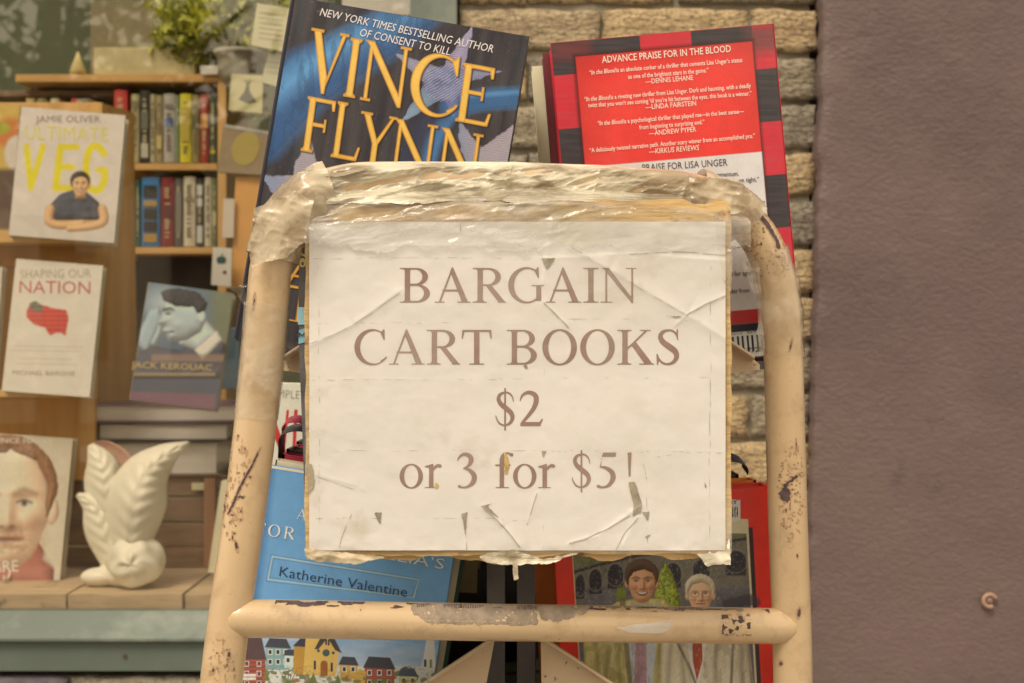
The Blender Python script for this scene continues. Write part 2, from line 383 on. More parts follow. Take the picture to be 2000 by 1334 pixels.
INK = mat('brown_printed_ink', C(152, 116, 95), 0.6, 0.06, 300, 0.05)
TEAR = mat('dirty_tear', C(158, 138, 108), 0.8, 0.3, 120, 0.5, 300)
RUST = mat('rust_stain', C(200, 160, 80), 0.7, 0.3, 300, 0.2)
INKMATS = {}
def ink(r, g, b, rough=0.55):
    k = (r, g, b)
    if k not in INKMATS: INKMATS[k] = mat('ink_%d_%d_%d' % k, C(r, g, b), rough, 0.05, 200, 0.03)
    return INKMATS[k]
BMATS = {}
def bookmat(r, g, b, rough=0.5):
    k = (r, g, b)
    if k not in BMATS: BMATS[k] = mat('bookcloth_%d_%d_%d' % k, C(r, g, b), rough, 0.12, 25, 0.12, 200)
    return BMATS[k]
def woodmat(name, c, c2, st=(1, 8, 8), sc=6, rough=0.55): return mat(name, C(*c), rough, 0.05, sc, 0.25, sc * 3, stretch=st, col2=C(*c2))
HONEY = woodmat('honey_wood', (206, 152, 84), (224, 172, 100))
HONEY_V = woodmat('honey_wood_upright', (214, 158, 88), (232, 178, 106), st=(8, 8, 1))
OLDWOOD = woodmat('weathered_plank', (176, 142, 100), (206, 172, 126), st=(1.5, 9, 9), sc=9, rough=0.8)
speckle(OLDWOOD, C(96, 72, 50), 14, 0.6, 0.7, 1.0)
DARKWOOD = woodmat('dark_crate_wood', (128, 98, 72), (158, 124, 92), st=(1.5, 8, 8), sc=9, rough=0.75)
GREEN = mat('grey_green_frame_paint', C(104, 106, 88), 0.5, 0.1, 8, 0.15, 60)
GREEN_D = mat('dark_green_sill_paint', C(96, 100, 82), 0.5, 0.14, 10, 0.2, 60)
speckle(GREEN, C(146, 142, 118), 9, 0.5, 0.8, 2.0)
SHOPWALL = mat('shop_back_wall', C(84, 84, 54), 0.8, 0.2, 3, 0.1)
CERAMIC = mat('cream_ceramic', C(240, 218, 178), 0.42, 0.04, 20, 0.08)
CERAMIC_P = mat('pink_ceramic_glaze', C(214, 160, 126), 0.35, 0.06, 20, 0.05)
POT = mat('stone_plant_pot', C(176, 164, 134), 0.8, 0.1, 20, 0.2)
LEAF = mat('plant_leaf', C(150, 152, 50), 0.5, 0.4, 12, 0.1, col2=C(226, 214, 84))
LEAF_D = mat('tree_leaf', (0.05, 0.07, 0.015), 0.5, 0.4, 3, 0.1, col2=(0.13, 0.14, 0.03))
BARK = mat('bark', (0.12, 0.09, 0.06), 0.9, 0.3, 6, 0.6)
MORTAR = mat('grey_brown_mortar', C(142, 124, 96), 0.95, 0.18, 25, 0.8, 150, dist=0.004)
BR = []
for i, (c, c2) in enumerate([((158, 128, 90), (188, 158, 114)), ((140, 118, 90), (168, 146, 110)), ((172, 136, 90), (204, 168, 116)), ((132, 114, 90), (160, 140, 110))]):
    m = mat('rough_tan_brick_%s' % 'abcd'[i], C(*c), 0.92, 0.2, 45, 1.0, 130, stretch=(0.6, 1, 1.2), col2=C(*c2), dist=0.008)
    speckle(m, C(96, 80, 62), 150, 0.48, 0.7, 3.0 + i); BR.append(m)
BR.append(mat('purple_grey_brick', C(112, 96, 92), 0.9, 0.2, 40, 0.8, 90, dist=0.006))
STUCCO = mat('purple_brown_painted_stucco', C(99, 76, 68), 0.42, 0.10, 2.2, 0.42, 120, spec=0.5, dist=0.004, col2=C(113, 88, 78), stretch=(1, 1, 1.5))
speckle(STUCCO, C(112, 90, 76), 3.2, 0.5, 0.68, 1.3); speckle(STUCCO, C(150, 122, 110), 260, 0.66, 0.76, 6.1); speckle(STUCCO, C(134, 104, 80), 2.2, 0.6, 0.74, 9.4); speckle(STUCCO, C(88, 70, 64), 6, 0.62, 0.72, 12.4)
PAVE = mat('concrete_pavement', (0.3, 0.28, 0.25), 0.9, 0.15, 4, 0.3, 80)
ROAD = mat('asphalt', (0.05, 0.05, 0.05), 0.9, 0.2, 40, 0.4, 200)
PALEWALL = mat('pale_render', (0.5, 0.47, 0.42), 0.8, 0.1, 1, 0.1)
WINDARK = mat('dark_window_glass', (0.03, 0.035, 0.04), 0.1, 0.1, 3, 0)
FILM_TOP = film_mat('silvery_crinkled_film', C(230, 208, 168), C(152, 130, 96), (0.5, 0.95), 0.13, 34, (0.35, 1, 1.5), 0.8, 0.35, 0.6, 0.004, 46)
FILM_WR = film_mat('clear_crinkled_film', C(238, 224, 194), C(206, 186, 150), (0.05, 0.6), 0.1, 30, (0.5, 1, 1), 0.6, 0.42, 0.7, 0.004, 30)
FILM = film_mat('clear_sleeve_film', C(240, 226, 200), C(214, 194, 160), (0.0, 0.4), 0.13, 26, (0.8, 1, 1), 0.35, 0.45, 0.8, 0.003, 30)
FILM_TAN = film_mat('yellowed_packing_tape', C(212, 184, 142), C(164, 136, 98), (0.5, 0.92), 0.2, 34, (1, 1, 1), 0.5, 0.3, 0.65, 0.003, 40)
FILM_CLR = film_mat('clear_packing_tape', C(226, 204, 168), C(180, 152, 112), (0.03, 0.4), 0.1, 40, (1, 1, 1), 0.7, 0.45, 0.75, 0.004, 45)

# glass
GLASS = bpy.data.materials.new('window_glass'); GLASS.use_nodes = True
n = GLASS.node_tree.nodes; l = GLASS.node_tree.links; n.remove(n['Principled BSDF'])
tr = n.new('ShaderNodeBsdfTransparent'); tr.inputs[0].default_value = (1.0, 0.985, 0.955, 1); gl = n.new('ShaderNodeBsdfGlossy'); gl.inputs['Roughness'].default_value = 0.0
fr = thin_fresnel(n, l, 1.8)
ms = n.new('ShaderNodeMixShader'); l.new(fr.outputs[0], ms.inputs[0]); l.new(tr.outputs[0], ms.inputs[1]); l.new(gl.outputs[0], ms.inputs[2])
l.new(ms.outputs[0], n['Material Output'].inputs['Surface'])

# ------------------------------------------------------------------ the setting: pavement, road, walls
tag(MB().box((-6, -3.2, -0.12), (6, 3.4, 0)).build('pavement', PAVE), kind='structure')
tag(MB().box((-60, -60, -0.5), (60, 60, -0.13)).build('ground', ROAD), kind='structure')
tag(MB().box((-60, -11.5, -0.12), (60, -9.5, 0.0)).build('far_pavement', PAVE), kind='structure')

WY = 2.0      # brick face plane
def wx(px, Y=WY): return (px - 1000) / F * Y
def wz(py, Y=WY): return H0 - (py - 667) / F * Y
wall = thing('brick_wall', (wx(1250), WY, 0), label='rough tan brick wall behind the cart, beside the purple wall', cat='wall')
def wmb(): return MB()
winL, winR, winB, winT = -2.4, wx(893), wz(1318), 3.05
m_ = wmb()
m_.box((winR + 0.003, WY + 0.009, 0), (wx(1583), WY + 0.2, 3.2))
m_.box((wx(1583), WY + 0.09, 0), (wx(1760), WY + 0.2, 3.2))
m_.box((winL, WY + 0.010, 0), (winR + 0.003, WY + 0.2, winB - 0.004))
m_.box((winL, WY + 0.010, winT + 0.004), (winR + 0.003, WY + 0.2, 3.2))
m_.box((winL - 0.9, WY + 0.010, 0), (winL, WY + 0.2, 3.2))
part_of(m_.build('mortar', MORTAR), wall)
def brick_mesh(seed, L, Hh, mt):
    rnd = np.random.RandomState(seed); nx, nz = 22, 9
    u = np.linspace(0, 1, nx); v = np.linspace(0, 1, nz)
    Ug, Vg = np.meshgrid(u, v, indexing='ij')
    x = Ug * L; z = Vg * Hh
    x = x + (vnoise(Vg * 5, Ug * 0 + 3, seed) - 0.5) * 0.006 * ((Ug == 0) | (Ug == 1))
    z = z + (vnoise(Ug * 9, Vg * 3, seed + 4) - 0.5) * 0.005 * ((Vg == 0) | (Vg == 1))
    edge = np.minimum(np.minimum(Ug * L, (1 - Ug) * L), np.minimum(Vg * Hh, (1 - Vg) * Hh))
    y = -(fbm(Ug * 9, Vg * 5, seed + 9) - 0.5) * 0.007 + 0.0022 * np.exp(-edge / 0.0012)
    vs = np.stack([x, y, z], -1).reshape(-1, 3)
    fs = gridfaces(nx, nz).tolist()
    bd = [i * nz for i in range(nx)] + [(nx - 1) * nz + j for j in range(1, nz)] + [i * nz + nz - 1 for i in range(nx - 2, -1, -1)] + [j for j in range(nz - 2, 0, -1)]
    n0 = len(vs); back = vs[bd].copy(); back[:, 1] = 0.03; vs = np.concatenate([vs, back]); nb = len(bd)
    for k in range(nb): fs.append([bd[k], n0 + k, n0 + (k + 1) % nb, bd[(k + 1) % nb]])
    me = bpy.data.meshes.new('brick'); me.from_pydata(vs.tolist(), [], fs); me.materials.append(mt)
    me.polygons.foreach_set('use_smooth', np.ones(len(me.polygons), bool)); return me
BL, BH, JT = 0.203, 0.0575, 0.0104
VAR = [brick_mesh(i * 31 + 5, BL, BH, BR[i % 4]) for i in range(12)]
PURP = [brick_mesh(500 + i, BL, BH, BR[4]) for i in range(2)]
rnd = random.Random(4)
pitch_z = 94.3 / F * WY; pitch_x = 289 / F * WY
def brick_at(x, z, x0c, x1c, purple=False):
    a_, b_ = max(x, x0c), min(x + BL, x1c)
    if b_ - a_ < 0.012: return
    if b_ - a_ > BL * 0.98: me = rnd.choice(PURP if purple else VAR)
    else: me = brick_mesh(rnd.randrange(10000), b_ - a_, BH, BR[4] if purple else rnd.choice(BR[:4]))
    o = bpy.data.objects.new('brick', me); COL.objects.link(o); o.parent = wall
    o.location = Vector((a_, WY + rnd.uniform(-0.002, 0.002), z)) - wall.location
    o.rotation_euler = (0, R(rnd.uniform(-0.3, 0.4)), 0)
def edge_px(py): return 1613 - 30 * (py / 1334.0) + 5 * (vnoise(np.array([py / 60.0]), np.array([0.]), 8)[0] - 0.5)
for k in range(-2, 17):
    ztop = wz(11 + 94.3 * k) - JT / 2; z = ztop - BH
    pyc = 11 + 94.3 * (k + 0.5)
    x1c = wx(edge_px(pyc) - 8 - rnd.random() * 9)
    off = wx(1173 if k % 2 == 0 else 1028)
    for j in range(-2, 4):
        brick_at(off + JT / 2 + j * pitch_x, z, winR + 0.004, x1c)
for k in range(3):     # bricks under the window
    ztop = winB - 0.004 - k * pitch_z; z = ztop - BH
    for j in range(-6, 2): brick_at(wx(430) + (0.5 if k % 2 else 0) * pitch_x + j * pitch_x, z, winL, winR, purple=(k == 0 and j % 2 == 0))

# stucco wall, real relief
SY = 1.955
nxs, nzs = 240, 330
zs = np.linspace(0.0, 3.2, nzs)
Uu, Zz = np.meshgrid(np.linspace(0, 1, nxs) ** 1.6, zs, indexing='ij')
pyz = 667 - (Zz - H0) * F / SY
e = 1613 - 30 * np.clip(pyz, -400, 1800) / 1334.0 - 3 + 9 * (fbm(pyz / 40, pyz * 0, 3, 3) - 0.5) + 8 * (vnoise(pyz / 11, pyz * 0 + 4, 12) - 0.5)
Xs = (e - 1000) / F * SY + Uu * 1.6
Ys = SY - 0.003 * (fbm(Xs * 9, Zz * 9, 5, 3) - 0.5) - 0.0013 * (fbm(Xs * 60 + Zz * 12, Zz * 95, 9, 3) - 0.5) - .0012 * (vnoise(Xs * 30, Zz * 42, 77) > .93) * vnoise(Xs * 90, Zz * 90, 78) + 0.007 * np.exp(-Uu * 1.6 / 0.006)
crack = np.abs((pyz - (80 + 8 * np.sin((Xs * 60)))))
Ys += 0.0015 * np.exp(-(crack / 4) ** 2) * (Xs < wx(1710, SY))
vs = np.stack([Xs, Ys, Zz], -1).reshape(-1, 3)
fs = gridfaces(nxs, nzs).tolist(); n0 = len(vs)
back = vs[:nzs].copy(); back[:, 1] = WY + 0.06; back[:, 0] += 0.004; vs = np.concatenate([vs, back])
for j in range(nzs - 1): fs.append([j, j + 1, n0 + j + 1, n0 + j])
sw = arr_obj('stucco_wall', vs, fs, STUCCO, smooth=True)
sw_root = tag(sw, 'purple brown painted stucco wall filling the right side, one small bolt in it', 'wall')
pb = P(1932, 1173, SY - 0.003)
ring = MB()
ring.tube([pb + Vector((0.0085 * math.cos(t), -0.002, 0.0085 * math.sin(t))) for t in np.linspace(0.3, 5.2, 16)], 0.0032, 8)
bo = ring.build('bolt', mat('painted_bolt', C(166, 126, 96), 0.5, 0.1, 60), smooth=True); bo.parent = sw
bo2 = MB().tube([pb + Vector((0, 0.004, 0)), pb + Vector((0, -0.003, 0))], 0.0045, 12).build('bolt_head', mat('painted_bolt_head', C(150, 112, 88), 0.5, 0.1, 60), smooth=True); bo2.parent = sw


# ------------------------------------------------------------------ shop window frame, glass, ledge, interior shell
win = thing('shop_window', (wx(200), WY, winB), label='grey green framed shop window with books on show, left of the brick wall', cat='window')
def wpart(name, a, b, m, bev=0.003): return part_of(MB().box(a, b).build(name, m, bevel=bev), win)
wpart('frame_post', (wx(800, 1.985), WY - 0.012, winB), (winR, WY + 0.09, winT), GREEN)
wpart('frame_post', (winL, WY - 0.01, winB), (winL + 0.07, WY + 0.09, winT), GREEN)
wpart('frame_rail', (winL + 0.072, WY - 0.01, winT - 0.08), (wx(800, 1.985) - 0.002, WY + 0.09, winT - 0.001), GREEN)
s1 = MB(); zt, zm, zb = wz(1190, 2.04), wz(1250, 1.985), wz(1315, 1.98)
prof = [(WY + 0.05, zt), (WY + 0.028, zt), (WY - 0.018, zm + 0.003), (WY - 0.018, zm - 0.002), (WY + 0.05, zm - 0.002)]
def xprism(mb, prof, x0, x1):
    n = len(prof); mb.add([(x0, p[0], p[1]) for p in prof] + [(x1, p[0], p[1]) for p in prof],
        [list(range(n)), list(range(2 * n - 1, n - 1, -1))] + [[i, i + n, (i + 1) % n + n, (i + 1) % n] for i in range(n)]); return mb
part_of(xprism(MB(), prof, winL + 0.072, wx(800, 1.985) - 0.002).build('sloping_sill', GREEN, bevel=0.0015), win)
part_of(MB().box((winL + 0.072, WY - 0.008, zb), (wx(800, 1.985) - 0.002, WY + 0.05, zm - 0.004)).build('sill_face', GREEN_D, bevel=0.001), win)
part_of(MB().box((winL + 0.074, WY + 0.031, zt + 0.002), (wx(800, 1.985) - 0.004, WY + 0.036, winT - 0.082)).build('glass_pane', GLASS), win)
for s_ in (570,):   # small screw hole in the sill
    part_of(MB().tube([P(244, 1282, 1.9925), P(244, 1282, 1.9905)], 0.0032, 10).build('screw_head', CHIP), win)

LZ = H0 - 0.365      # ledge top
ledge = thing('display_ledge', (wx(200), 2.06, LZ), kind='structure')
jx = [-2.3, -1.3, P(-220, 0, 2.1).x, P(150, 0, 2.1).x, P(372, 0, 2.1).x, P(650, 0, 2.1).x, 0.05]
for i in range(len(jx) - 1):
    b0 = MB(); x0, x1 = jx[i] + 0.0015, jx[i + 1] - 0.0015
    n_ = 10; pts = []
    for k in range(n_ + 1):
        t = k / n_; pts.append((x0 + (x1 - x0) * t, 2.052 + 0.006 * vnoise(t * 4, i * 3.0, 2), LZ + 0.003 * (vnoise(t * 5, i * 7.0, 4) - 0.5)))
    v = [(p[0], p[1], p[2]) for p in pts] + [(p[0], 2.6, LZ) for p in pts] + [(p[0], p[1] + 0.002, p[2] - 0.026) for p in pts] + [(p[0], 2.6, LZ - 0.026) for p in pts]
    m = n_ + 1; f = []
    for k in range(n_): f += [[k, k + 1, m + k + 1, m + k], [k, 2 * m + k, 2 * m + k + 1, k + 1], [2 * m + k, 3 * m + k, 3 * m + k + 1, 2 * m + k + 1], [m + k, m + k + 1, 3 * m + k + 1, 3 * m + k]]
    f += [[0, m, 3 * m, 2 * m], [n_, 2 * m + n_, 3 * m + n_, m + n_]]
    b0.add(v, f); part_of(b0.build('plank', OLDWOOD), ledge)
tag(MB().box((winL - 0.5, 4.2, 0), (1.2, 4.3, 3.2)).build('shop_back_wall', SHOPWALL), kind='structure')
tag(MB().box((winL - 0.5, 2.25, -0.02), (1.2, 4.2, 0.0)).build('shop_floor', mat('shop_floorboards', (0.3, 0.2, 0.1), 0.5, 0.2, 3)), kind='structure')
tag(MB().box((winL - 0.6, 2.21, 0), (winL - 0.5, 4.3, 3.2)).build('shop_side_wall', SHOPWALL), kind='structure')
tag(MB().box((winR + 0.35, 2.21, 0), (winR + 0.4, 4.2, 3.2)).build('shop_partition_wall', SHOPWALL), kind='structure')

# ------------------------------------------------------------------ books
def ray_local(Minv, px, py, yoff):
    """photo px arrays -> local points on the plane local y = yoff"""
    o = Minv @ Vector((0, 0, H0)); Rm = np.array(Minv.to_3x3())
    d = np.stack([(np.asarray(px, float) - 1000) / F, np.ones(np.shape(px)), -(np.asarray(py, float) - 667) / F], -1) @ Rm.T
    t = (yoff - o.y) / d[..., 1]
    return np.array(o) + d * t[..., None]
def to_px(M, pts):
    Mm = np.array(M); w = pts @ Mm[:3, :3].T + Mm[:3, 3]
    return 1000 + F * w[:, 0] / w[:, 1], 667 - F * (w[:, 2] - H0) / w[:, 1]
class Art:
    def __init__(s, X, Y, base): s.X, s.Y = X, Y; s.c = np.tile(C(*base), (len(X), 1))
    def fill(s, f, col, soft=1.2, a=1.0):
        d = f(s.X, s.Y); al = np.clip(0.5 - d / soft, 0, 1) * a
        col = C(*col) if isinstance(col, tuple) else col
        s.c = s.c + (col - s.c) * (al[:, None] if np.ndim(al) else al)
    def mix(s, al, col): s.c = s.c + (C(*col) - s.c) * np.clip(al, 0, 1)[:, None]
    def mul(s, k): s.c = s.c * (k[:, None] if np.ndim(k) else k)

def book(name, label, tl, Y, w, h, t, rot, cover, spine='L', art=None, base=(200, 200, 200), res=0.8, pm=PAGES, prm=None, group=None, yaw=0, pitch=0, soft=False, cat='book'):
    """tl: photo px of the front cover's upper left corner; local x right, z up, y thickness"""
    eu = Euler((R(pitch), R(rot), R(yaw)), 'YXZ') if False else Euler((R(pitch), R(rot), R(yaw)))
    p = P(tl[0], tl[1], Y); loc = p + eu.to_matrix() @ Vector((0, 0, -h))
    root = thing(name, loc, eu, label, cat, group)
    ct = 0.0009 if soft else 0.0022; ins = 0.0006 if soft else 0.0032
    cv = MB().box((0, 0, 0), (w, ct, h)).box((0, t - ct, 0), (w, t, h))
    if spine == 'L': cv.box((-0.0005, 0, 0), (ct, t, h)); pg = ((ct, ct, ins), (w - ins, t - ct, h - ins))
    else: cv.box((w - ct, 0, 0), (w + 0.0005, t, h)); pg = ((ins, ct, ins), (w - ct, t - ct, h - ins))
    cv.build('cover', cover, root)
    MB().box(*pg).build('pages', pm, root)
    if soft: root['soft_cover'] = True
    M = mat_of(root)
    if art:
        sc = F / Y * res; nx = max(3, int(w * sc)); nz = max(3, int(h * sc))
        Xg, Zg = np.meshgrid(np.linspace(0.0004, w - 0.0004, nx), np.linspace(0.0004, h - 0.0004, nz), indexing='ij')
        v = np.stack([Xg.ravel(), np.full(Xg.size, -0.0004), Zg.ravel()], -1)
        px, py = to_px(M, v); A = Art(px, py, base); art(A)
        gr = 0.10 * (fbm(px / 3.1, py / 3.1, 77, 2) - .5) + 0.16 * (fbm(px / 24, py / 24, 78, 3) - .5); A.c = A.c * (1 + gr)[:, None]
        if soft:     # slight curl of a worn paperback cover
            v[:, 1] -= 0.0007 * fbm(v[:, 0] * 22, v[:, 2] * 14, 3, 2)
        arr_obj('cover_print', v, gridfaces(nx, nz), prm or PRINT, root, True, np.clip(A.c, 0.003, 0.9))
    return root, M
def decal_px(root, M, pts, faces, material, name='lettering', yoff=-0.0008):
    if root.get('soft_cover'): yoff = -0.0013
    v = ray_local(M.inverted(), pts[:, 0], pts[:, 1], yoff)
    pr = [c for c in root.children if c.name.startswith('cover_print')]
    return arr_obj(name, v, faces, material, pr[0] if pr else root)
_CH = {}
def text_mesh(s, bold=0.0, shear=0.0):
    cu = bpy.data.curves.new('t', 'FONT'); cu.body = s; cu.size = 1; cu.offset = bold; cu.shear = shear; cu.resolution_u = 2
    ob = bpy.data.objects.new('t', cu); COL.objects.link(ob)
    me = bpy.data.meshes.new_from_object(ob)
    v = np.array([q.co[:] for q in me.vertices]).reshape(-1, 3); f = [list(q.vertices) for q in me.polygons]
    bpy.data.objects.remove(ob); bpy.data.curves.remove(cu); bpy.data.meshes.remove(me)
    return v, f
CAPH = float(text_mesh('H')[0][:, 1].max())
def fit_text(root, M, items, material, name='lettering', yoff=-0.0008, merge=True):
    """items: (string, (x0,y0), (x1,y1), cap height px, bold, shear); baseline from p0 to p1 in photo px"""
    PT = []; FC = []; n = 0
    for it in items:
        s, p0, p1, hc = it[:4]; bold = it[4] if len(it) > 4 else 0.0; sh = it[5] if len(it) > 5 else 0.0
        v, f = text_mesh(s, bold, sh)
        if not len(v): continue
        x0, x1 = v[:, 0].min(), v[:, 0].max(); L = math.hypot(p1[0] - p0[0], p1[1] - p0[1])
        ux, uy = (p1[0] - p0[0]) / L, (p1[1] - p0[1]) / L
        u = (v[:, 0] - x0) / (x1 - x0) * L; w_ = v[:, 1] / CAPH * hc
        PT.append(np.stack([p0[0] + ux * u + uy * w_, p0[1] + uy * u - ux * w_], -1)); FC += [[a + n for a in q] for q in f]; n += len(v)
    return decal_px(root, M, np.concatenate(PT), FC, material, name, yoff)

# ---- print pictures, drawn in photo px -------------------------------------------------
def bands(X, Y, a, b, wid):        # distance to an infinite line through a,b
    ex, ey = b[0] - a[0], b[1] - a[1]; L = math.hypot(ex, ey)
    return np.abs((X - a[0]) * ey - (Y - a[1]) * ex) / L - wid
def art_flynn(A):
    X, Y = A.X, A.Y
    wx_ = 7 * (fbm(X / 14, Y / 14, 51) - .5); wy_ = 7 * (fbm(X / 14, Y / 14, 61) - .5)
    A.mix(0.45 * np.clip(fbm(X / 16 + Y / 90, Y / 190, 3) * 2 - .7, 0, 1), (98, 88, 80)); A.mix(0.3 * np.clip(fbm(X / 22 + Y / 110, Y / 150, 8) * 3 - 1.7, 0, 1), (60, 84, 80))
    strap = stroke((500, 255, 62), (575, 175, 62), (660, 122, 50), (760, 62, 44), (835, 5, 40))
    A.fill(lambda x, y: strap(x + wx_, y + wy_), (60, 100, 138), 30, 0.95)
    A.fill(stroke((530, 190, 16), (640, 108, 18), (760, 50, 16), (820, 20, 12)), (104, 156, 196), 46, 0.85)
    A.mix((strap(X, Y) < 4) * .35 * (fbm(X / 10, Y / 34, 71) > .58), (40, 70, 96)); A.fill(stroke((590, 118, 2), (584, 160, 2), (592, 215, 2)), (44, 84, 104), 12, .7)
    tex = 0.5 + 0.5 * np.sin(X * 0.85 + Y * 0.45) * np.sin(Y * .9 - X * .4); A.mix((strap(X, Y) < -4) * np.clip((X + Y * 1.2 - 770) / 40, 0, 1) * 0.6 * tex, (34, 38, 66))
    s2 = stroke((880, 212, 20), (940, 196, 20), (1020, 190, 20)); A.fill(s2, (66, 106, 140), 14); A.mix((s2(X, Y) < -2) * 0.5 * tex, (34, 44, 76)); A.fill(stroke((900, 188, 3), (1010, 180, 3)), (110, 158, 190), 10, .6)
    A.fill(stroke((830, 340, 14), (850, 270, 15), (880, 225, 12)), (70, 112, 146), 12); A.fill(stroke((790, 330, 22), (830, 250, 20), (868, 230, 10)), (56, 60, 80), 24, .6)
    arms = [((872, 165), (922, 52), 26, (176, 160, 172)), ((860, 158), (772, 106), 24, (160, 152, 158)), ((890, 150), (980, 139), 15, (150, 146, 160)), ((850, 175), (785, 236), 22, (138, 158, 166)), ((880, 172), (886, 228), 20, (110, 118, 150))]
    for (a, b, w0, c0) in arms:
        ex, ey = b[0] - a[0], b[1] - a[1]; L_ = math.hypot(ex, ey); px_, py_ = X + wx_ * .8, Y + wy_ * .8
        t_ = ((px_ - a[0]) * ex + (py_ - a[1]) * ey) / L_; d_ = np.abs((px_ - a[0]) * ey - (py_ - a[1]) * ex) / L_
        al = np.clip(.5 - (d_ - w0 * np.clip(1 - t_ / L_, 0, 1) ** .8) / 2.2, 0, 1) * (t_ > -6) * (t_ < L_)
        A.mix(al, c0); thr = 0.5 + 0.5 * np.sin(t_ * 1.5 + d_ * .5 + 6 * fbm(X / 16, Y / 16, 5)); A.mix(al * .55 * thr, (104, 94, 116)); A.mix(al * .5 * np.clip(d_ / (w0 + 1), 0, 1), (70, 66, 92))
    core = ell(868, 164, 38, 32); A.fill(lambda x, y: core(x + wx_, y + wy_), (134, 132, 152), 6); cc = core(X, Y) < 4
    ang = np.sin((X * .8 + Y * 1.2) * .9 + 9 * fbm(X / 22, Y / 22, 5)); A.mix(cc * .5 * (ang > .1), (88, 86, 118)); A.mix(cc * .55 * np.clip(fbm(X / 15, Y / 15, 9) * 3 - 1.4, 0, 1), (52, 54, 92)); A.mix(cc * .4 * (ang < -.8), (196, 188, 190))
    s5 = U(poly((1010, 240), (940, 290), (895, 232), (895, 262), (910, 330), (905, 400), (990, 400)), poly((560, 420), (575, 325), (596, 285), (603, 258), (610, 285), (622, 335), (640, 430)), poly((513, 340), (545, 345), (590, 340), (600, 400), (560, 400), (530, 372)))
    s5w = lambda x, y: s5(x + wx_ * 1.4, y + wy_ * 1.4)
    A.fill(s5w, (176, 158, 154), 3); m5 = s5w(X, Y) < 0
    A.mix(m5 * 0.5 * (0.5 + 0.5 * np.sin(Y * 1.5 - X * .25 + 7 * fbm(X / 14, Y / 14, 2))), (112, 98, 104)); A.mix(m5 * 0.6 * np.clip(0.8 - (X - 895) / 50, 0, 1) * (X > 800), (84, 116, 146)); A.mix(m5 * .5 * np.clip((575 - X) / 40, 0, 1), (96, 124, 152))
    A.mix(0.3 * (fbm(X / 5, Y / 5, 31) > 0.78), (110, 104, 100)); A.fill(stroke((620, 22, 1.5), (660, 30, 1), (668, 20, 1)), (120, 100, 84), 3, .6)
    rot = R(10.5); cs, sn = math.cos(rot), math.sin(rot)
    k_ = dict(l=38, r=38, lt=38, rt=38)
    DG = {'V': U(poly((372, -11), (330, -11), (92, 650), (200, 650), (385, 170)), poly((335, 0), (375, 60), (612, 650), (560, 650)), rect(45, 640, 245, 662), rect(515, 640, 655, 662)),
          'I': sst(60, 150, **k_), 'N': U(rect(95, 15, 142, 640), rect(50, 0, 190, 22), poly((30, 662), (150, 662), (640, 70), (640, -11), (600, -11), (100, 600)), rect(598, -11, 645, 650), rect(545, 640, 700, 662)),
          'C': GL['C'][1], 'E': U(sst(70, 160, l=38, r=20, lt=38, rt=20), rect(150, 0, 450, 40), poly((430, 20), (470, 0), (500, 140), (470, 140)), rect(150, 622, 440, 662), poly((440, 662), (475, 662), (475, 540), (445, 540), (420, 630)), rect(150, 330, 350, 368), rect(340, 275, 365, 425)),
          'F': U(sst(70, 160, l=38, r=45, lt=38, rt=20), rect(150, 622, 440, 662), poly((440, 662), (475, 662), (475, 540), (445, 540), (420, 630)), rect(150, 320, 350, 358), rect(340, 265, 365, 415)),
          'L': U(sst(70, 160, l=38, r=20, lt=38, rt=45), rect(150, 0, 450, 40), poly((430, 20), (470, 0), (510, 160), (480, 160))),
          'Y': U(rect(300, 5, 390, 330), rect(240, 0, 450, 22), poly((90, 650), (195, 650), (395, 300), (305, 290)), poly((590, 650), (630, 650), (392, 300), (350, 330)), rect(40, 640, 240, 662), rect(540, 640, 680, 662)),
          'A': GL['A'][1], 'T': GL['T'][1], 'R': GL['R'][1]}
    WD = {'V': 690, 'I': 210, 'N': 720, 'C': 650, 'E': 520, 'F': 500, 'L': 520, 'Y': 700, 'A': 722, 'T': 611, 'R': 667}
    def letter(ch, x, y, wd, hh):     # x,y: foot left corner in photo px
        g = DG[ch]; adv = WD[ch]
        def f(X, Y):
            dx, dy = X - x, Y - y; u = dx * cs + dy * sn; v = dx * sn - dy * cs + dy * sn * 0
            u = u + v * .05
            return g(u * adv / wd, v * 662 / hh) * min(hh / 662, wd / adv)
        return f
    fs = [letter('V', 588, 173, 84, 120), letter('I', 668, 187, 28, 114), letter('N', 697, 193, 96, 116), letter('C', 791, 215, 100, 118), letter('E', 885, 235, 74, 114),
          letter('F', 584, 293, 62, 106), letter('L', 643, 305, 58, 108), letter('Y', 688, 322, 78, 106), letter('N', 755, 338, 90, 108), letter('N', 846, 354, 88, 106),
          letter('A', 548, 555, 80, 60), letter('T', 545, 622, 80, 68), letter('R', 590, 560, 70, 60)]
    L = U(*fs)
    A.fill(lambda x, y: L(x - 2, y - 2) - 1.6, (34, 26, 26), 2.5, 0.8)
    A.fill(lambda x, y: L(x, y) - 0.5, (232, 168, 66), 1.3); d = L(X, Y)
    A.mix((d < -1.8) * 0.5, (246, 192, 92)); A.mix((d > -1.4) * (d < 0.6) * 0.4, (176, 112, 40))
def check(A, X, Y, x0, x1, y_list, col_red, col_blk):
    pass
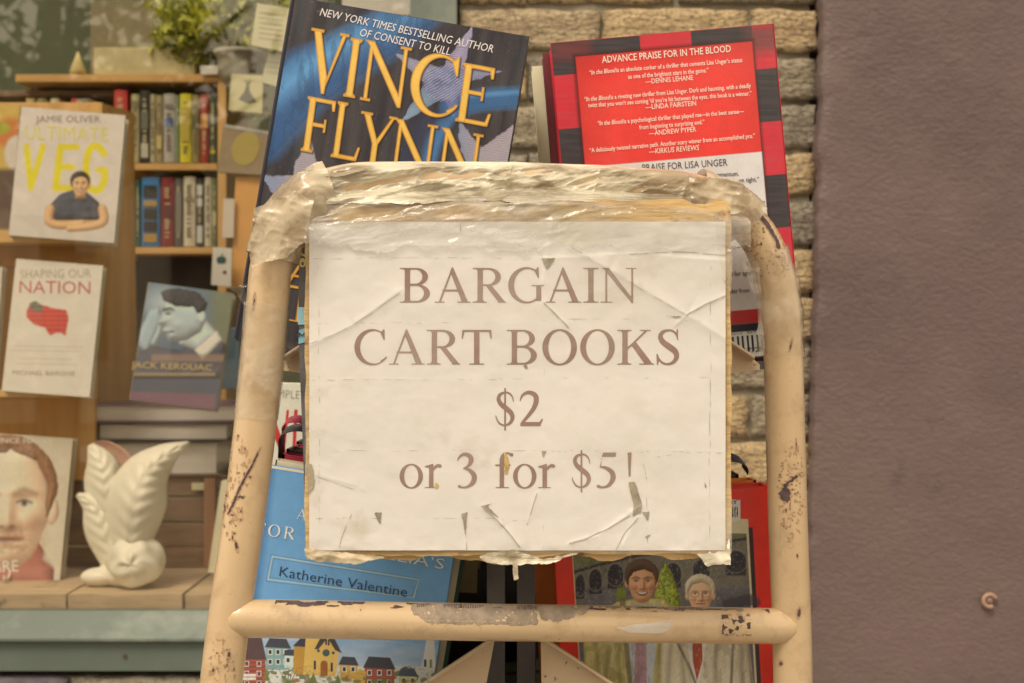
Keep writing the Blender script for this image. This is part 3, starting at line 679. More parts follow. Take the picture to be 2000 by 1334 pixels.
def art_blood(A):
    X, Y = A.X, A.Y; a = R(5.0)
    u = (X - 1080) * math.cos(a) - (Y - 88) * math.sin(a); v = (X - 1080) * math.sin(a) + (Y - 88) * math.cos(a)
    A.c[:] = C(44, 38, 40)
    def box(x0, y0, x1, y1, col, soft=1.5, al=1): A.fill(lambda X_, Y_: rect(x0, y0, x1, y1)(u, v), col, soft, al)
    for k in range(6):
        box(-5, 60 + k * 212, 52, 60 + k * 212 + 105 - 0, (206, 30, 44)); box(390, -22 + k * 208 + 0, 440, 82 + k * 208, (206, 30, 46))
    box(170, -5, 270, 30, (206, 30, 44)); box(0, 0, 70, 28, (120, 40, 36), 30, .8); box(375, -5, 450, 50, (90, 50, 44), 30, .8)
    A.mix(0.25 * fbm(X / 60, Y / 4, 4) * ((u < 45) | (u > 388) | (v < 28)), (130, 110, 100))
    box(36, 22, 392, 660, (60, 20, 20), 8, .8)
    box(42, 27, 388, 243, (226, 56, 46), 2)
    A.mix(((u > 42) & (u < 388) & (v > 27) & (v < 243)) * (0.35 * np.clip(1 - (u - 42) / 70, 0, 1) + 0.35 * np.clip(1 - (v - 27) / 40, 0, 1) + 0.25 * np.clip((u - 330) / 60, 0, 1)), (150, 30, 30))
    A.mix(((u > 42) & (u < 388) & (v > 27) & (v < 243)) * 0.5 * fbm(u / 90, v / 60, 11) ** 2, (255, 84, 66))
    box(42, 243, 388, 575, (216, 200, 182), 2); box(42, 548, 388, 575, (196, 54, 50), 2); box(42, 575, 388, 600, (40, 40, 52), 2)
    box(42, 600, 388, 620, (36, 36, 48), 2)
    box(250, 590, 384, 640, (226, 214, 198), 2)
    bar = ((np.floor(u / 1.9).astype(int) * 7919 + 13) % 5 < 2); A.mix(bar * ((u > 258) & (u < 378) & (v > 598) & (v < 630)), (40, 36, 40))
def art_blue(A):
    X, Y = A.X, A.Y
    A.mix(np.clip(1 - (X - 490 + (Y - 1150) * 0.12) / 26, 0, 1) * .9, (34, 78, 120))
    sky = np.clip((Y - 1180 - (X - 480) * 0.12) / 120, 0, 1); A.mix(sky * 0.7, (176, 182, 186)); A.mix((sky > .3) * 0.5 * fbm(X / 60, Y / 14, 3) ** 1.5, (226, 212, 196))
    g = U(poly((440, 1300), (900, 1302), (900, 1420), (440, 1420))); A.fill(g, (214, 204, 180), 5)
    A.mix((g(X, Y) < 0) * (fbm(X / 14, Y / 9, 6) > 0.62), (120, 124, 84))
    def house(x, y, w, h, wallc, roofc, rh=18, skew=1.0, win=(60, 52, 60), n=3):
        A.fill(poly((x, y), (x + w, y + w * .06), (x + w, y + h), (x, y + h)), wallc, 1.5)
        A.fill(poly((x - 3, y + 2), (x + w * .14, y - rh), (x + w * .86, y - rh + w * .04), (x + w + 3, y + w * .06 + 2)), roofc, 1.5)
        rows = max(1, int(h / 20))
        for r_ in range(rows):
            for k in range(n):
                cx = x + w * (k + .5) / n; cy = y + 10 + r_ * 19 + w * .03
                A.fill(rect(cx - 4.5, cy - 5.5, cx + 4.5, cy + 5.5), (226, 214, 190), 1); A.fill(rect(cx - 3, cy - 4, cx + 3, cy + 4), win, 1)
    house(520, 1262, 46, 46, (132, 160, 148), (72, 72, 74), 16); house(556, 1278, 40, 26, (206, 210, 196), (70, 70, 74), 10)
    house(470, 1285, 48, 90, (150, 70, 52), (92, 70, 66), 42, n=2)
    A.fill(rect(468, 1316, 500, 1328), (226, 216, 200), 1)
    # church
    A.fill(poly((575, 1258), (600, 1244), (600, 1318), (572, 1316)), (190, 140, 62), 1.5); A.fill(poly((572, 1262), (595, 1238), (614, 1240), (602, 1264)), (66, 62, 66), 1.5)
    A.fill(poly((598, 1236), (650, 1238), (662, 1272), (656, 1322), (592, 1318)), (222, 178, 92), 1.5)
    A.fill(poly((614, 1268), (630, 1238), (650, 1240), (668, 1276), (655, 1270), (640, 1246), (622, 1268)), (74, 66, 62), 1.5)
    A.fill(ell(637, 1275, 7, 7), (70, 92, 84), 1); A.fill(ell(622, 1271, 3, 3), (80, 86, 84), 1); A.fill(ell(651, 1275, 3, 3), (80, 86, 84), 1)
    A.fill(U(rect(626, 1296, 640, 1320), ell(633, 1297, 7, 7)), (158, 94, 46), 1); A.fill(stroke((615, 1292, 2.2), (615, 1306, 2.2)), (60, 58, 66), 1); A.fill(stroke((648, 1296, 2.2), (648, 1310, 2.2)), (60, 58, 66), 1)
    A.fill(stroke((637, 1250, 1.8), (637, 1258, 1.8)), (60, 58, 66), 1); A.fill(stroke((642, 1251, 1.8), (642, 1259, 1.8)), (60, 58, 66), 1)
    house(664, 1296, 34, 30, (206, 160, 70), (70, 68, 74), 14, n=2); house(712, 1302, 58, 60, (166, 84, 60), (64, 62, 66), 20)
    A.fill(poly((690, 1322), (702, 1306), (716, 1312), (712, 1340), (690, 1338)), (206, 160, 72), 2)
    house(780, 1318, 34, 40, (206, 190, 120), (82, 88, 94), 14, n=2)
    A.fill(poly((834, 1244), (848, 1244), (850, 1290), (856, 1330), (816, 1330), (826, 1288)), (222, 210, 192), 1.5)
    A.fill(rect(828, 1288, 833, 1302), (70, 74, 84), 1); A.fill(rect(839, 1288, 844, 1304), (150, 140, 84), 1)
    for x, y in ((520, 1322), (612, 1326), (660, 1330), (748, 1332)): A.fill(poly((x - 8, y + 8), (x, y - 14), (x + 8, y + 8)), (118, 120, 66), 2)
    for k in range(5):     # bare winter tree
        A.fill(stroke((563, 1340, 1.0), (563 + (k - 2) * 5, 1322, .7), (563 + (k - 2) * 9, 1308, .3)), (84, 66, 58), 1)
    A.mix((Y > 1300) * .25 * (fbm(X / 4, Y / 3, 61) > .62), (90, 80, 70)); A.mix((Y > 1240) * (X < 520) * .5 * ((np.floor(Y / 4) % 2) == 0) * (Y > 1285), (176, 100, 80))
    for k in range(26):
        rr_k = random.Random(k); xx, yy = rr_k.uniform(520, 860), rr_k.uniform(1318, 1334); A.fill(ell(xx, yy, rr_k.uniform(3, 8), rr_k.uniform(3, 6)), (110, 112, 62) if k % 3 else (150, 100, 60), 2, .8)
    # author box rules
    for off, col, wd in ((0, (88, 120, 150), 0.7), (3.5, (176, 192, 176), 1.5), (7.5, (88, 120, 150), 0.7)):
        q = [(530 + off * .6, 1083 + off), (818 - off * .3, 1130 + off * .6), (812 - off, 1168 - off * .4), (520 + off, 1135 - off)]
        for a, b in zip(q, q[1:] + q[:1]): A.fill(stroke((a[0], a[1], wd), (b[0], b[1], wd), n=1), col, 1.2, .8)
def lit(A, mask, hfun, col, e=0.8, L=(-0.4, -0.5, 0.85), amb=0.5, a=1.0):
    """a photographic halftone: relief shaded from the light the pictured thing stood in"""
    X, Y = A.X, A.Y; hx = (hfun(X + e, Y) - hfun(X - e, Y)) / (2 * e); hy = (hfun(X, Y + e) - hfun(X, Y - e)) / (2 * e)
    n = np.sqrt(hx ** 2 + hy ** 2 + 1); Ln = math.sqrt(sum(q * q for q in L)); sh = (-hx * L[0] - hy * L[1] + L[2]) / (n * Ln)
    k = amb + (1.35 - amb) * np.clip(sh, 0, 1) ** 1.1
    cc = C(*col)[None, :] * k[:, None] ** np.array([1.0, 1.15, 1.25])[None, :]; al = np.clip(.5 - mask(X, Y) / 1.5, 0, 1)[:, None] * a
    A.c = A.c + (np.clip(cc, 0, .86) - A.c) * al
def dome(f, r): return lambda x, y: np.sqrt(np.clip(1 - (1 - np.clip(-f(x, y) / r, 0, 1)) ** 2, 0, 1)) * r
def face(A, cx, cy, r, skin, hair, tilt=0, smile=True, glasses=False, soft=2, hairline=.62, L=(-0.4, -0.5, 0.85)):
    G = lambda u, v, u0, v0, su, sv: np.exp(-((u - u0) / su) ** 2 - ((v - v0) / sv) ** 2)
    def uv(x, y): return (x - cx) / r, (y - cy) / r
    def h(x, y):
        u, v = uv(x, y); au = np.abs(u)
        b = .75 * np.sqrt(np.clip(1.02 - (u / .86) ** 2 - ((v - .08) / 1.2) ** 2, 0, 2))
        b = b + .30 * G(u, v, .02, .22, .13, .30) + .10 * G(u, v, .02, .40, .20, .09) + .10 * np.exp(-((v + .24) / .09) ** 2 - (au / .62) ** 2) - .17 * G(au, v, .34, -.04, .19, .13) + .07 * G(au, v, .34, -.03, .12, .05)
        b = b + .15 * G(au, v, .46, .28, .22, .18) + .07 * G(u, v, 0, .60, .28, .06) - .10 * G(u, v, 0, .68, .30, .035) + .07 * G(u, v, 0, .76, .24, .06) + .13 * G(u, v, 0, .98, .26, .14) - .07 * np.exp(-((au - (.30 + .25 * (v - .4))) / .05) ** 2 - ((v - .5) / .2) ** 2)
        return b * r * .62
    fm = U(ell(cx, cy - r * .1, r * .84, r * 1.05), ell(cx, cy + r * .35, r * .68, r * .86))
    A.fill(lambda x, y: fm(x, y), tuple([int(c * .8) for c in skin]), soft)
    for s_ in (-1, 1): lit(A, ell(cx + s_ * r * .86, cy + r * .12, r * .13, r * .26), dome(ell(cx + s_ * r * .86, cy + r * .12, r * .13, r * .26), r * .12), skin)
    lit(A, fm, h, skin, e=max(.5, r * .03), L=L)
    X, Y = A.X, A.Y; u, v = uv(X, Y)
    A.mix((fm(X, Y) < 0) * (.22 * G(np.abs(u), v, .5, .34, .2, .16) + .35 * G(u, v, 0, .64, .3, .07)), (190, 96, 76))
    for s_ in (-1, 1):
        A.fill(stroke((cx + s_ * r * .16, cy - r * .20, r * .035), (cx + s_ * r * .34, cy - r * .27, r * .05), (cx + s_ * r * .56, cy - r * .19, r * .025), n=3), hair, r * .10, .75)
        A.fill(ell(cx + s_ * r * .34, cy - r * .02, r * .13, r * .045), (210, 196, 176), r * .05, .6)
        A.fill(ell(cx + s_ * r * .34, cy - r * .02, r * .055, r * .055), (60, 46, 40), r * .05, .9); A.fill(stroke((cx + s_ * r * .2, cy - r * .04, r * .018), (cx + s_ * r * .34, cy - r * .08, r * .022), (cx + s_ * r * .48, cy - r * .03, r * .018), n=3), (66, 46, 38), r * .04, .85)
        if glasses: A.fill(lambda x, y, s_=s_: np.abs(ell(cx + s_ * r * .36, cy + r * .02, r * .27, r * .19)(x, y)) - r * .02, (120, 100, 86), 1.2, .8)
    A.fill(U(ell(cx - r * .09, cy + r * .42, r * .045, r * .03), ell(cx + r * .11, cy + r * .42, r * .045, r * .03)), (104, 62, 48), r * .05, .7)
    if smile:
        A.fill(I_(ell(cx, cy + r * .56, r * .34, r * .24), rect(cx - r, cy + r * .60, cx + r, cy + r)), (112, 52, 44), r * .06); A.fill(I_(ell(cx, cy + r * .56, r * .28, r * .16), rect(cx - r, cy + r * .605, cx + r, cy + r)), (226, 212, 192), r * .04)
    else: A.fill(stroke((cx - r * .26, cy + r * .66, r * .025), (cx + r * .26, cy + r * .66, r * .025), n=1), (120, 66, 56), r * .06, .8)
    q = hairline
    hs = lambda x, y: D_(ell(cx - r * .02, cy - r * .36, r * .99, r * .95), poly((cx - r * .74, cy + r * .6), (cx - r * .76, cy - r * (q - .42)), (cx - r * .5, cy - r * q), (cx + r * .1, cy - r * (q + .16)), (cx + r * .58, cy - r * (q - .04)), (cx + r * .76, cy - r * (q - .46)), (cx + r * .72, cy + r * .6)))(x, y) + r * .07 * (fbm(x / (r * .10), y / (r * .16), 3) - .5)
    lit(A, hs, lambda x, y: .5 * dome(hs, r * .6)(x, y) + r * .035 * fbm(x / (r * .05) + 2 * y / r, y / (r * .35), 5, 3), hair, e=max(.5, r * .015), amb=.55)
def art_men(A):
    X, Y = A.X, A.Y
    A.mix(np.clip((X - 1075) / 30, 0, 1) * np.clip((1125 - X) / 30, 0, 1) * .3, (236, 70, 50))
    a = R(3.5); sh = (Y - 1030) * 0.055
    A.fill(poly((1112, 1000), (1461, 1014), (1482, 1400), (1138, 1400)), (214, 198, 152), 1.5)
    A.fill(poly((1462, 1030), (1470, 1030), (1490, 1400), (1482, 1400)), (52, 44, 44), 1.5)
    pic = poly((1116, 1040), (1458, 1042), (1478, 1400), (1140, 1400)); A.fill(pic, (128, 118, 96), 1.5)
    inside = pic(X, Y) < 0
    A.mix(inside * (Y < 1050 + (1458 - X) * 0.18) * 0.8, (128, 126, 72)); A.fill(I_(pic, stroke((1120, 1118, 3), (1240, 1086, 3), (1460, 1052, 3), n=2)), (66, 62, 60), 1.5)
    A.mix(inside * (Y > 1145) * .7, (112, 108, 108))
    for x, w_, y in ((1133, 9, 1142), (1163, 12, 1132), (1202, 15, 1122), (1315, 15, 1120), (1370, 16, 1112), (1437, 20, 1096)):
        A.fill(I_(pic, U(ell(x, y, w_, 20), rect(x - w_, y, x + w_, y + 28))), (52, 48, 54), 2)
        A.fill(I_(pic, lambda xx, yy, x=x, w_=w_, y=y: np.abs(ell(x, y, w_ + 3, 23)(xx, yy)) - 1), (150, 138, 116), 1.5, .5)
    A.mix(inside * .25 * (fbm(X / 8, Y / 6, 3) > .55), (90, 84, 80)); A.mix(inside * (Y > 1150) * (X > 1400) * .5, (96, 92, 96))
    A.fill(poly((1299, 1098), (1312, 1120), (1328, 1165), (1330, 1195), (1275, 1190), (1284, 1130)), (142, 150, 52), 4)
    tr_ = poly((1299, 1098), (1312, 1120), (1328, 1165), (1330, 1195), (1275, 1190), (1284, 1130)); lit(A, lambda x, y: tr_(x, y) + 5 * (fbm(x / 5, y / 5, 2) - .5), lambda x, y: dome(tr_, 14)(x, y) + 6 * fbm(x / 5, y / 5, 9), (160, 166, 62), e=1)
    A.mix((poly((1299, 1098), (1312, 1120), (1328, 1165), (1330, 1195), (1275, 1190), (1284, 1130))(X, Y) < 2) * (fbm(X / 4, Y / 4, 8) > .55) * .6, (84, 96, 40))
    A.fill(ell(1213, 1160, 9, 14), (134, 140, 56), 5)
    # suits
    A.fill(poly((1170, 1200), (1215, 1172), (1262, 1168), (1300, 1172), (1345, 1215), (1350, 1400), (1150, 1400), (1140, 1260)), (186, 166, 98), 3)
    A.mix((poly((1170, 1200), (1215, 1172), (1300, 1172), (1345, 1215), (1350, 1400), (1150, 1400), (1140, 1260))(X, Y) < 0) * .5 * fbm(X / 14, Y / 40, 5) ** 1.2, (110, 100, 60))
    j1 = poly((1146, 1215), (1205, 1176), (1262, 1168), (1300, 1172), (1345, 1215), (1352, 1400), (1144, 1400), (1140, 1260)); fold = lambda x, y: .6 * dome(j1, 26)(x, y) + 6 * ridged(x / 38 + y / 160, y / 120, 3, 2) + 4 * fbm(x / 15, y / 30, 4)
    lit(A, lambda x, y: np.maximum(j1(x, y), pic(x, y)), fold, (196, 176, 104), e=1.5)
    A.fill(poly((1222, 1180), (1290, 1180), (1268, 1400), (1238, 1400)), (196, 196, 206), 3); A.fill(poly((1242, 1240), (1262, 1240), (1264, 1400), (1236, 1400)), (190, 140, 144), 1.5)
    A.fill(stroke((1216, 1172, 6), (1222, 1250, 5), (1238, 1400, 4)), (120, 104, 70), 3, .8)
    A.fill(poly((1300, 1250), (1345, 1205), (1410, 1205), (1460, 1240), (1480, 1400), (1290, 1400)), (190, 172, 136), 3)
    A.mix((poly((1300, 1250), (1345, 1205), (1410, 1205), (1460, 1240), (1480, 1400), (1290, 1400))(X, Y) < 0) * .5 * (fbm(X / 20, Y / 30, 15)) ** 1.3, (126, 112, 88))
    j2 = poly((1292, 1262), (1345, 1205), (1410, 1205), (1460, 1240), (1476, 1400), (1290, 1400)); fold2 = lambda x, y: .6 * dome(j2, 26)(x, y) + 6 * ridged(x / 34 - y / 150, y / 110, 13, 2) + 4 * fbm(x / 15, y / 30, 14)
    lit(A, lambda x, y: np.maximum(j2(x, y), pic(x, y)), fold2, (200, 182, 146), e=1.5)
    A.fill(poly((1340, 1240), (1382, 1240), (1366, 1340), (1355, 1340)), (224, 212, 190), 2); A.fill(poly((1352, 1250), (1371, 1250), (1372, 1290), (1361, 1330), (1353, 1290)), (178, 68, 34), 1.5)
    A.fill(stroke((1320, 1250, 2), (1345, 1300, 3), (1362, 1345, 2)), (84, 76, 66), 2, .8); A.fill(stroke((1432, 1255, 2), (1428, 1340, 3)), (100, 92, 76), 3, .8)
    suit = (Y > 1172) & inside
    for (x0_, y0_, x1_, y1_, w_) in ((1165, 1250, 1172, 1400, 5), (1188, 1262, 1182, 1400, 7), (1207, 1250, 1214, 1400, 4), (1310, 1260, 1300, 1400, 6), (1330, 1262, 1340, 1400, 5), (1400, 1255, 1392, 1400, 6), (1448, 1262, 1452, 1400, 5), (1288, 1250, 1282, 1400, 5)):
        A.fill(stroke((x0_, y0_, w_ * .6), (x1_, y1_, w_)), (96, 86, 58), 9, .45); A.fill(stroke((x0_ + 9, y0_, w_ * .4), (x1_ + 9, y1_, w_ * .6)), (218, 200, 150), 9, .4)
    A.mix(suit * .25 * (ridged(X / 18, Y / 46, 33, 3) > .72), (84, 76, 54)); A.mix(inside * .3 * (vnoise(X / 3, Y / 3, 5) > .8), (170, 160, 140))
    A.mix(inside * (Y < 1172) * .35 * np.clip(fbm(X / 5, Y / 7, 41) * 3 - 1.6, 0, 1), (60, 58, 56))
    A.fill(stroke((1420, 1180, 10), (1460, 1172, 12), (1478, 1176, 8)), (70, 68, 72), 6, .8)
    face(A, 1254, 1136, 34, (206, 150, 106), (92, 68, 50), hairline=.55)
    face(A, 1368, 1160, 30, (214, 166, 122), (196, 176, 140), smile=False, glasses=True, hairline=.6)
    A.fill(poly((1424, 975), (1446, 977), (1446, 1016), (1426, 1020)), (222, 208, 186), 1.2); A.mix((np.floor(X / 2.2) % 2 == 0) * ((X > 1426) & (X < 1441) & (Y > 990) & (Y < 1010)), (50, 40, 40))
    A.mix((fbm(X / 5, Y / 9, 4) > .78) * ((X > 1448) & (X < 1462) & (Y < 1020)), (180, 150, 130))
def art_veg(A):
    X, Y = A.X, A.Y
    A.mix((Y > 420 + 0 * X) * .35, (196, 180, 158))
    def seg(*p, w=8, n=1): return stroke(*[(x, y, w) for x, y in p], n=n)
    yel = (236, 210, 44)
    for s in (seg((52, 286), (60, 366), w=6), seg((60, 366), (84, 286), w=6), seg((118, 288), (109, 368), w=7), seg((118, 287), (150, 287), w=6), seg((114, 326), (142, 326), w=6), seg((109, 367), (138, 367), w=6)):
        A.fill(s, yel, 2)
    A.fill(stroke((203, 300, 7), (190, 285, 7), (174, 294, 7), (168, 330, 7), (172, 362, 7), (190, 372, 7), (203, 355, 7), (204, 332, 7)), yel, 2); A.fill(seg((190, 332), (205, 332), w=5), yel, 2)
    # man leaning on folded arms
    A.fill(poly((88, 436), (98, 405), (120, 378), (145, 370), (170, 376), (192, 396), (204, 430), (190, 436), (170, 428), (120, 426)), (74, 74, 76), 2)
    A.fill(poly((90, 402), (88, 436), (118, 440), (150, 446), (204, 436), (206, 420), (196, 402), (186, 426), (150, 430), (110, 420), (104, 404)), (206, 158, 106), 3)
    sh_ = poly((92, 420), (98, 400), (116, 380), (145, 370), (170, 376), (192, 394), (202, 414), (196, 430), (108, 430)); lit(A, sh_, lambda x, y: dome(sh_, 16)(x, y) + 5 * ridged(x / 24, y / 18, 4, 2), (84, 82, 84), e=1)
    for ar in (stroke((98, 408, 9), (96, 432, 9), (120, 440, 8), (160, 436, 7), n=4), stroke((200, 408, 9), (202, 432, 9), (176, 442, 8), (136, 446, 7), n=4)): lit(A, ar, dome(ar, 9), (214, 164, 112), e=1)
    nk = rect(147, 366, 168, 388); lit(A, nk, dome(nk, 10), (196, 146, 98), e=1)
    face(A, 157, 360, 20, (220, 168, 116), (66, 52, 42), soft=1.5)
def art_nation(A):
    X, Y = A.X, A.Y
    m = U(poly((52, 604), (62, 590), (84, 596), (104, 602), (130, 606), (134, 622), (128, 656), (118, 650), (104, 652), (98, 656), (88, 640), (66, 634), (52, 620)), ell(108, 628, 22, 22))
    A.fill(lambda x, y: m(x, y) + 3 * (fbm(x / 5, y / 5, 3) - .5), (206, 76, 62), 2); A.fill(poly((58, 592), (70, 588), (86, 600), (82, 610), (58, 606)), (104, 110, 84), 2)
    A.mix((m(X, Y) < 0) * .2 * (np.sin(Y * .7) > 0), (236, 150, 130))
    for y, a, b in ((676, 25, 160), (684, 20, 155), (700, 40, 140), (710, 30, 150)): A.fill(stroke((a, y, 1), (b, y + 2, 1), n=1), (190, 168, 140), 1.5, .6)
def art_profile(A):
    X, Y = A.X, A.Y
    A.mix(np.clip((Y - 560) / 200, 0, 1) * .5, (60, 66, 84)); A.mix((X > 395) * np.clip((X - 395) / 30, 0, 1) * (Y < 690) * .8, (126, 122, 80))
    A.fill(ell(320, 590, 60, 34), (170, 180, 180), 50, .8)
    # head in profile, cool grey
    A.fill(poly((316, 592), (340, 580), (376, 586), (392, 600), (398, 625), (420, 650), (378, 682), (352, 668), (340, 664), (322, 668), (300, 660), (306, 640), (298, 634), (308, 612)), (150, 164, 168), 5)
    A.fill(poly((352, 640), (396, 622), (424, 650), (380, 684)), (206, 208, 196), 6); A.fill(ell(396, 616, 9, 14), (190, 198, 196), 4)
    A.fill(U(ell(352, 580, 40, 18, 8), poly((376, 575), (404, 590), (396, 606), (380, 612), (372, 596))), (62, 58, 60), 5)
    A.fill(ell(334, 612, 10, 4), (70, 76, 84), 5, .9); A.fill(ell(350, 640, 12, 14), (110, 126, 136), 14, .7); A.fill(ell(326, 640, 8, 4), (80, 80, 90), 4, .8)
    A.fill(poly((270, 660), (300, 600), (318, 606), (306, 650), (290, 668)), (160, 178, 182), 8); A.fill(poly((255, 700), (262, 668), (310, 662), (360, 690), (420, 655), (440, 690), (420, 735), (260, 735)), (70, 72, 84), 6)
    A.fill(rect(300, 690, 450, 704), (160, 128, 104), 6, .7); A.fill(poly((235, 760), (420, 766), (420, 800), (232, 790)), (120, 86, 96), 4)
def art_ginger(A):
    X, Y = A.X, A.Y
    A.fill(rect(-100, 830, 140, 1140), (222, 202, 166), 4)
    nk = poly((-60, 1060), (70, 1050), (106, 1108), (104, 1150), (-60, 1150)); lit(A, nk, dome(nk, 30), (178, 112, 92), e=2)
    face(A, 12, 985, 104, (240, 196, 156), (158, 114, 80), smile=False, soft=5, hairline=.86, L=(-.35, -.45, .8))
    A.mix(np.clip(fbm(X / 5, Y / 6, 8) * 2 - .4, 0, 1) * .5 * np.exp(-((X - 12) / 74) ** 2 - ((Y - 1062) / 34) ** 2), (150, 96, 64)); A.mix(.35 * np.exp(-((X - 12) / 34) ** 2 - ((Y - 1036) / 9) ** 2), (140, 88, 62))
    A.fill(poly((98, 1030), (122, 1000), (136, 1000), (118, 1120), (84, 1092)), (226, 208, 174), 8, .8)
def art_profile(A):
    X, Y = A.X, A.Y
    A.mix(np.clip((Y - 640) / 100, 0, 1) * .8, (84, 78, 84)); A.mix(np.clip((X - 395) / 30, 0, 1) * (Y < 690) * .8, (132, 128, 88)); A.mix(np.clip(1 - np.hypot((X - 320) / 60, (Y - 590) / 40), 0, 1), (184, 190, 184))
    hand = U(poly((262, 668), (292, 606), (312, 600), (318, 622), (300, 668), (286, 690)), stroke((300, 612, 7), (312, 640, 7), (300, 668, 8), n=3)); lit(A, hand, dome(hand, 12), (160, 168, 164), e=1.2)
    coat = poly((252, 740), (262, 690), (300, 676), (350, 684), (400, 660), (440, 670), (446, 740)); lit(A, coat, lambda x, y: dome(coat, 24)(x, y) + 10 * ridged(x / 40 + y / 60, y / 40, 3, 2), (92, 86, 88), e=1.5)
    nk = poly((352, 640), (398, 620), (428, 654), (392, 688), (350, 672)); lit(A, nk, dome(nk, 22), (196, 200, 190), e=1.5)
    col = poly((380, 684), (424, 646), (434, 664), (396, 704)); lit(A, col, dome(col, 9), (216, 212, 196), e=1)
    hd = poly((322, 590), (352, 582), (390, 594), (404, 622), (392, 648), (366, 664), (346, 668), (328, 666), (322, 654), (316, 646), (320, 638), (306, 632), (318, 610), (318, 598)); G = lambda x, y, a, b, c, d: np.exp(-((x - a) / c) ** 2 - ((y - b) / d) ** 2)
    lit(A, hd, lambda x, y: dome(hd, 26)(x, y) - 5 * G(x, y, 328, 612, 9, 5) + 5 * G(x, y, 322, 600, 10, 4) + 4 * G(x, y, 346, 634, 12, 9) - 4 * G(x, y, 336, 650, 5, 3), (178, 182, 174), e=1.2, L=(-.1, -.6, .8))
    er = ell(394, 618, 8, 12); lit(A, er, dome(er, 5), (190, 196, 190), e=1); A.fill(stroke((318, 606, 1.5), (332, 602, 2), (340, 606, 1), n=3), (66, 62, 66), 3); A.fill(ell(328, 613, 5, 2), (52, 50, 56), 2); A.fill(stroke((322, 650, 1), (336, 649, 1), n=1), (90, 84, 90), 2)
    hr = U(ell(356, 582, 42, 18, 8), poly((376, 574), (406, 590), (400, 608), (386, 612), (376, 598))); hw = lambda x, y: hr(x, y) + 6 * (fbm(x / 7, y / 7, 4) - .5); lit(A, hw, lambda x, y: dome(hr, 14)(x, y) + 5 * fbm(x / 5 + y / 9, y / 7, 6), (74, 68, 66), e=1)
    A.fill(rect(296, 692, 450, 706), (166, 134, 108), 5, .7); A.fill(rect(250, 728, 420, 734), (200, 170, 120), 3, .5); A.fill(poly((235, 764), (420, 770), (420, 800), (232, 794)), (128, 92, 98), 4)
def art_food(A):
    A.fill(ell(20, 260, 36, 30), (214, 130, 70), 14); A.fill(ell(35, 300, 26, 36), (226, 206, 180), 5); A.fill(ell(5, 250, 14, 12), (176, 170, 60), 6); A.fill(rect(-20, 330, 60, 450), (110, 88, 72), 10)
def noart(A): pass

# ------------------------------------------------------------------ the cart
def lp(px):      # frame runs slightly away from the camera towards the right
    return 0.925 + (px - 430) / 1120 * 0.075
FR = [(420, 1500), (432, 1334), (452, 1180), (478, 1000), (502, 800), (522, 600), (531, 515), (560, 438), (610, 384), (690, 359), (800, 356), (1000, 357), (1200, 364), (1330, 374), (1410, 398), (1472, 450), (1508, 520), (1524, 600), (1530, 700), (1534, 850), (1540, 1050), (1547, 1250), (1552, 1500)]
FRs = spline(FR, 8)
TR = 0.0138
cart_o = P(990, 667, 1.0); cart_o = Vector((cart_o.x, 1.2, 0))
cart = thing('book_cart', cart_o, label='tan painted metal book cart with rounded tube end, holding bargain books', cat='cart')
def fullpath(yoff=0.0, plane=None):
    pts = [P(p[0], p[1], lp(p[0])) for p in FRs]
    a, b = pts[0], pts[-1]
    la = [a + (a - pts[3]).normalized() * t for t in (0.45, 0.2)]; lb = [b + (b - pts[-4]).normalized() * t for t in (0.2, 0.45)]
    la[0].z = 0.12; lb[1].z = 0.12
    pts = la + pts + lb
    return [p + Vector((0, yoff, 0)) for p in pts]
part_of(MB().tube(fullpath(), TR, 28).build('end_frame', PAINT, smooth=True), cart)
part_of(MB().tube(fullpath(0.72), TR, 20).build('end_frame', PAINT, smooth=True), cart)
RL = [(456, 1207), (700, 1211), (1000, 1216), (1300, 1220), (1540, 1223)]
def rl_pts(): 
    q = spline(RL, 10); return [P(p[0], p[1], lp(p[0]) - 0.0038) for p in q]
rr_ = rl_pts(); nR = len(rr_)
ex = lambda k: Vector((k, 0, 0))
part_of(MB().tube([rr_[0] - ex(.0065), rr_[0] - ex(.006), rr_[0] - ex(.004)] + rr_ + [rr_[-1] + ex(.004), rr_[-1] + ex(.006), rr_[-1] + ex(.0065)], [0.003, 0.007, 0.0098, .0112, .0120] + [0.0125] * (nR - 4) + [.0120, .0112, 0.0098, 0.007, 0.003], 28).build('cross_rail', PAINT, smooth=True), cart)
for sx in (-1, 1):     # long lower stretchers and casters
    xx = P(438 if sx < 0 else 1548, 667, 1.0).x - sx * 0.01
    part_of(MB().tube([(xx, 0.94, 0.2), (xx, 1.7, 0.2)], 0.012, 12).build('stretcher', PAINT, smooth=True), cart)
    for yy in (0.96, 1.68):
        part_of(MB().tube([(xx - 0.012, yy, 0.05), (xx + 0.012, yy, 0.05)], 0.05, 20).build('caster', DARKMETAL, smooth=True), cart)
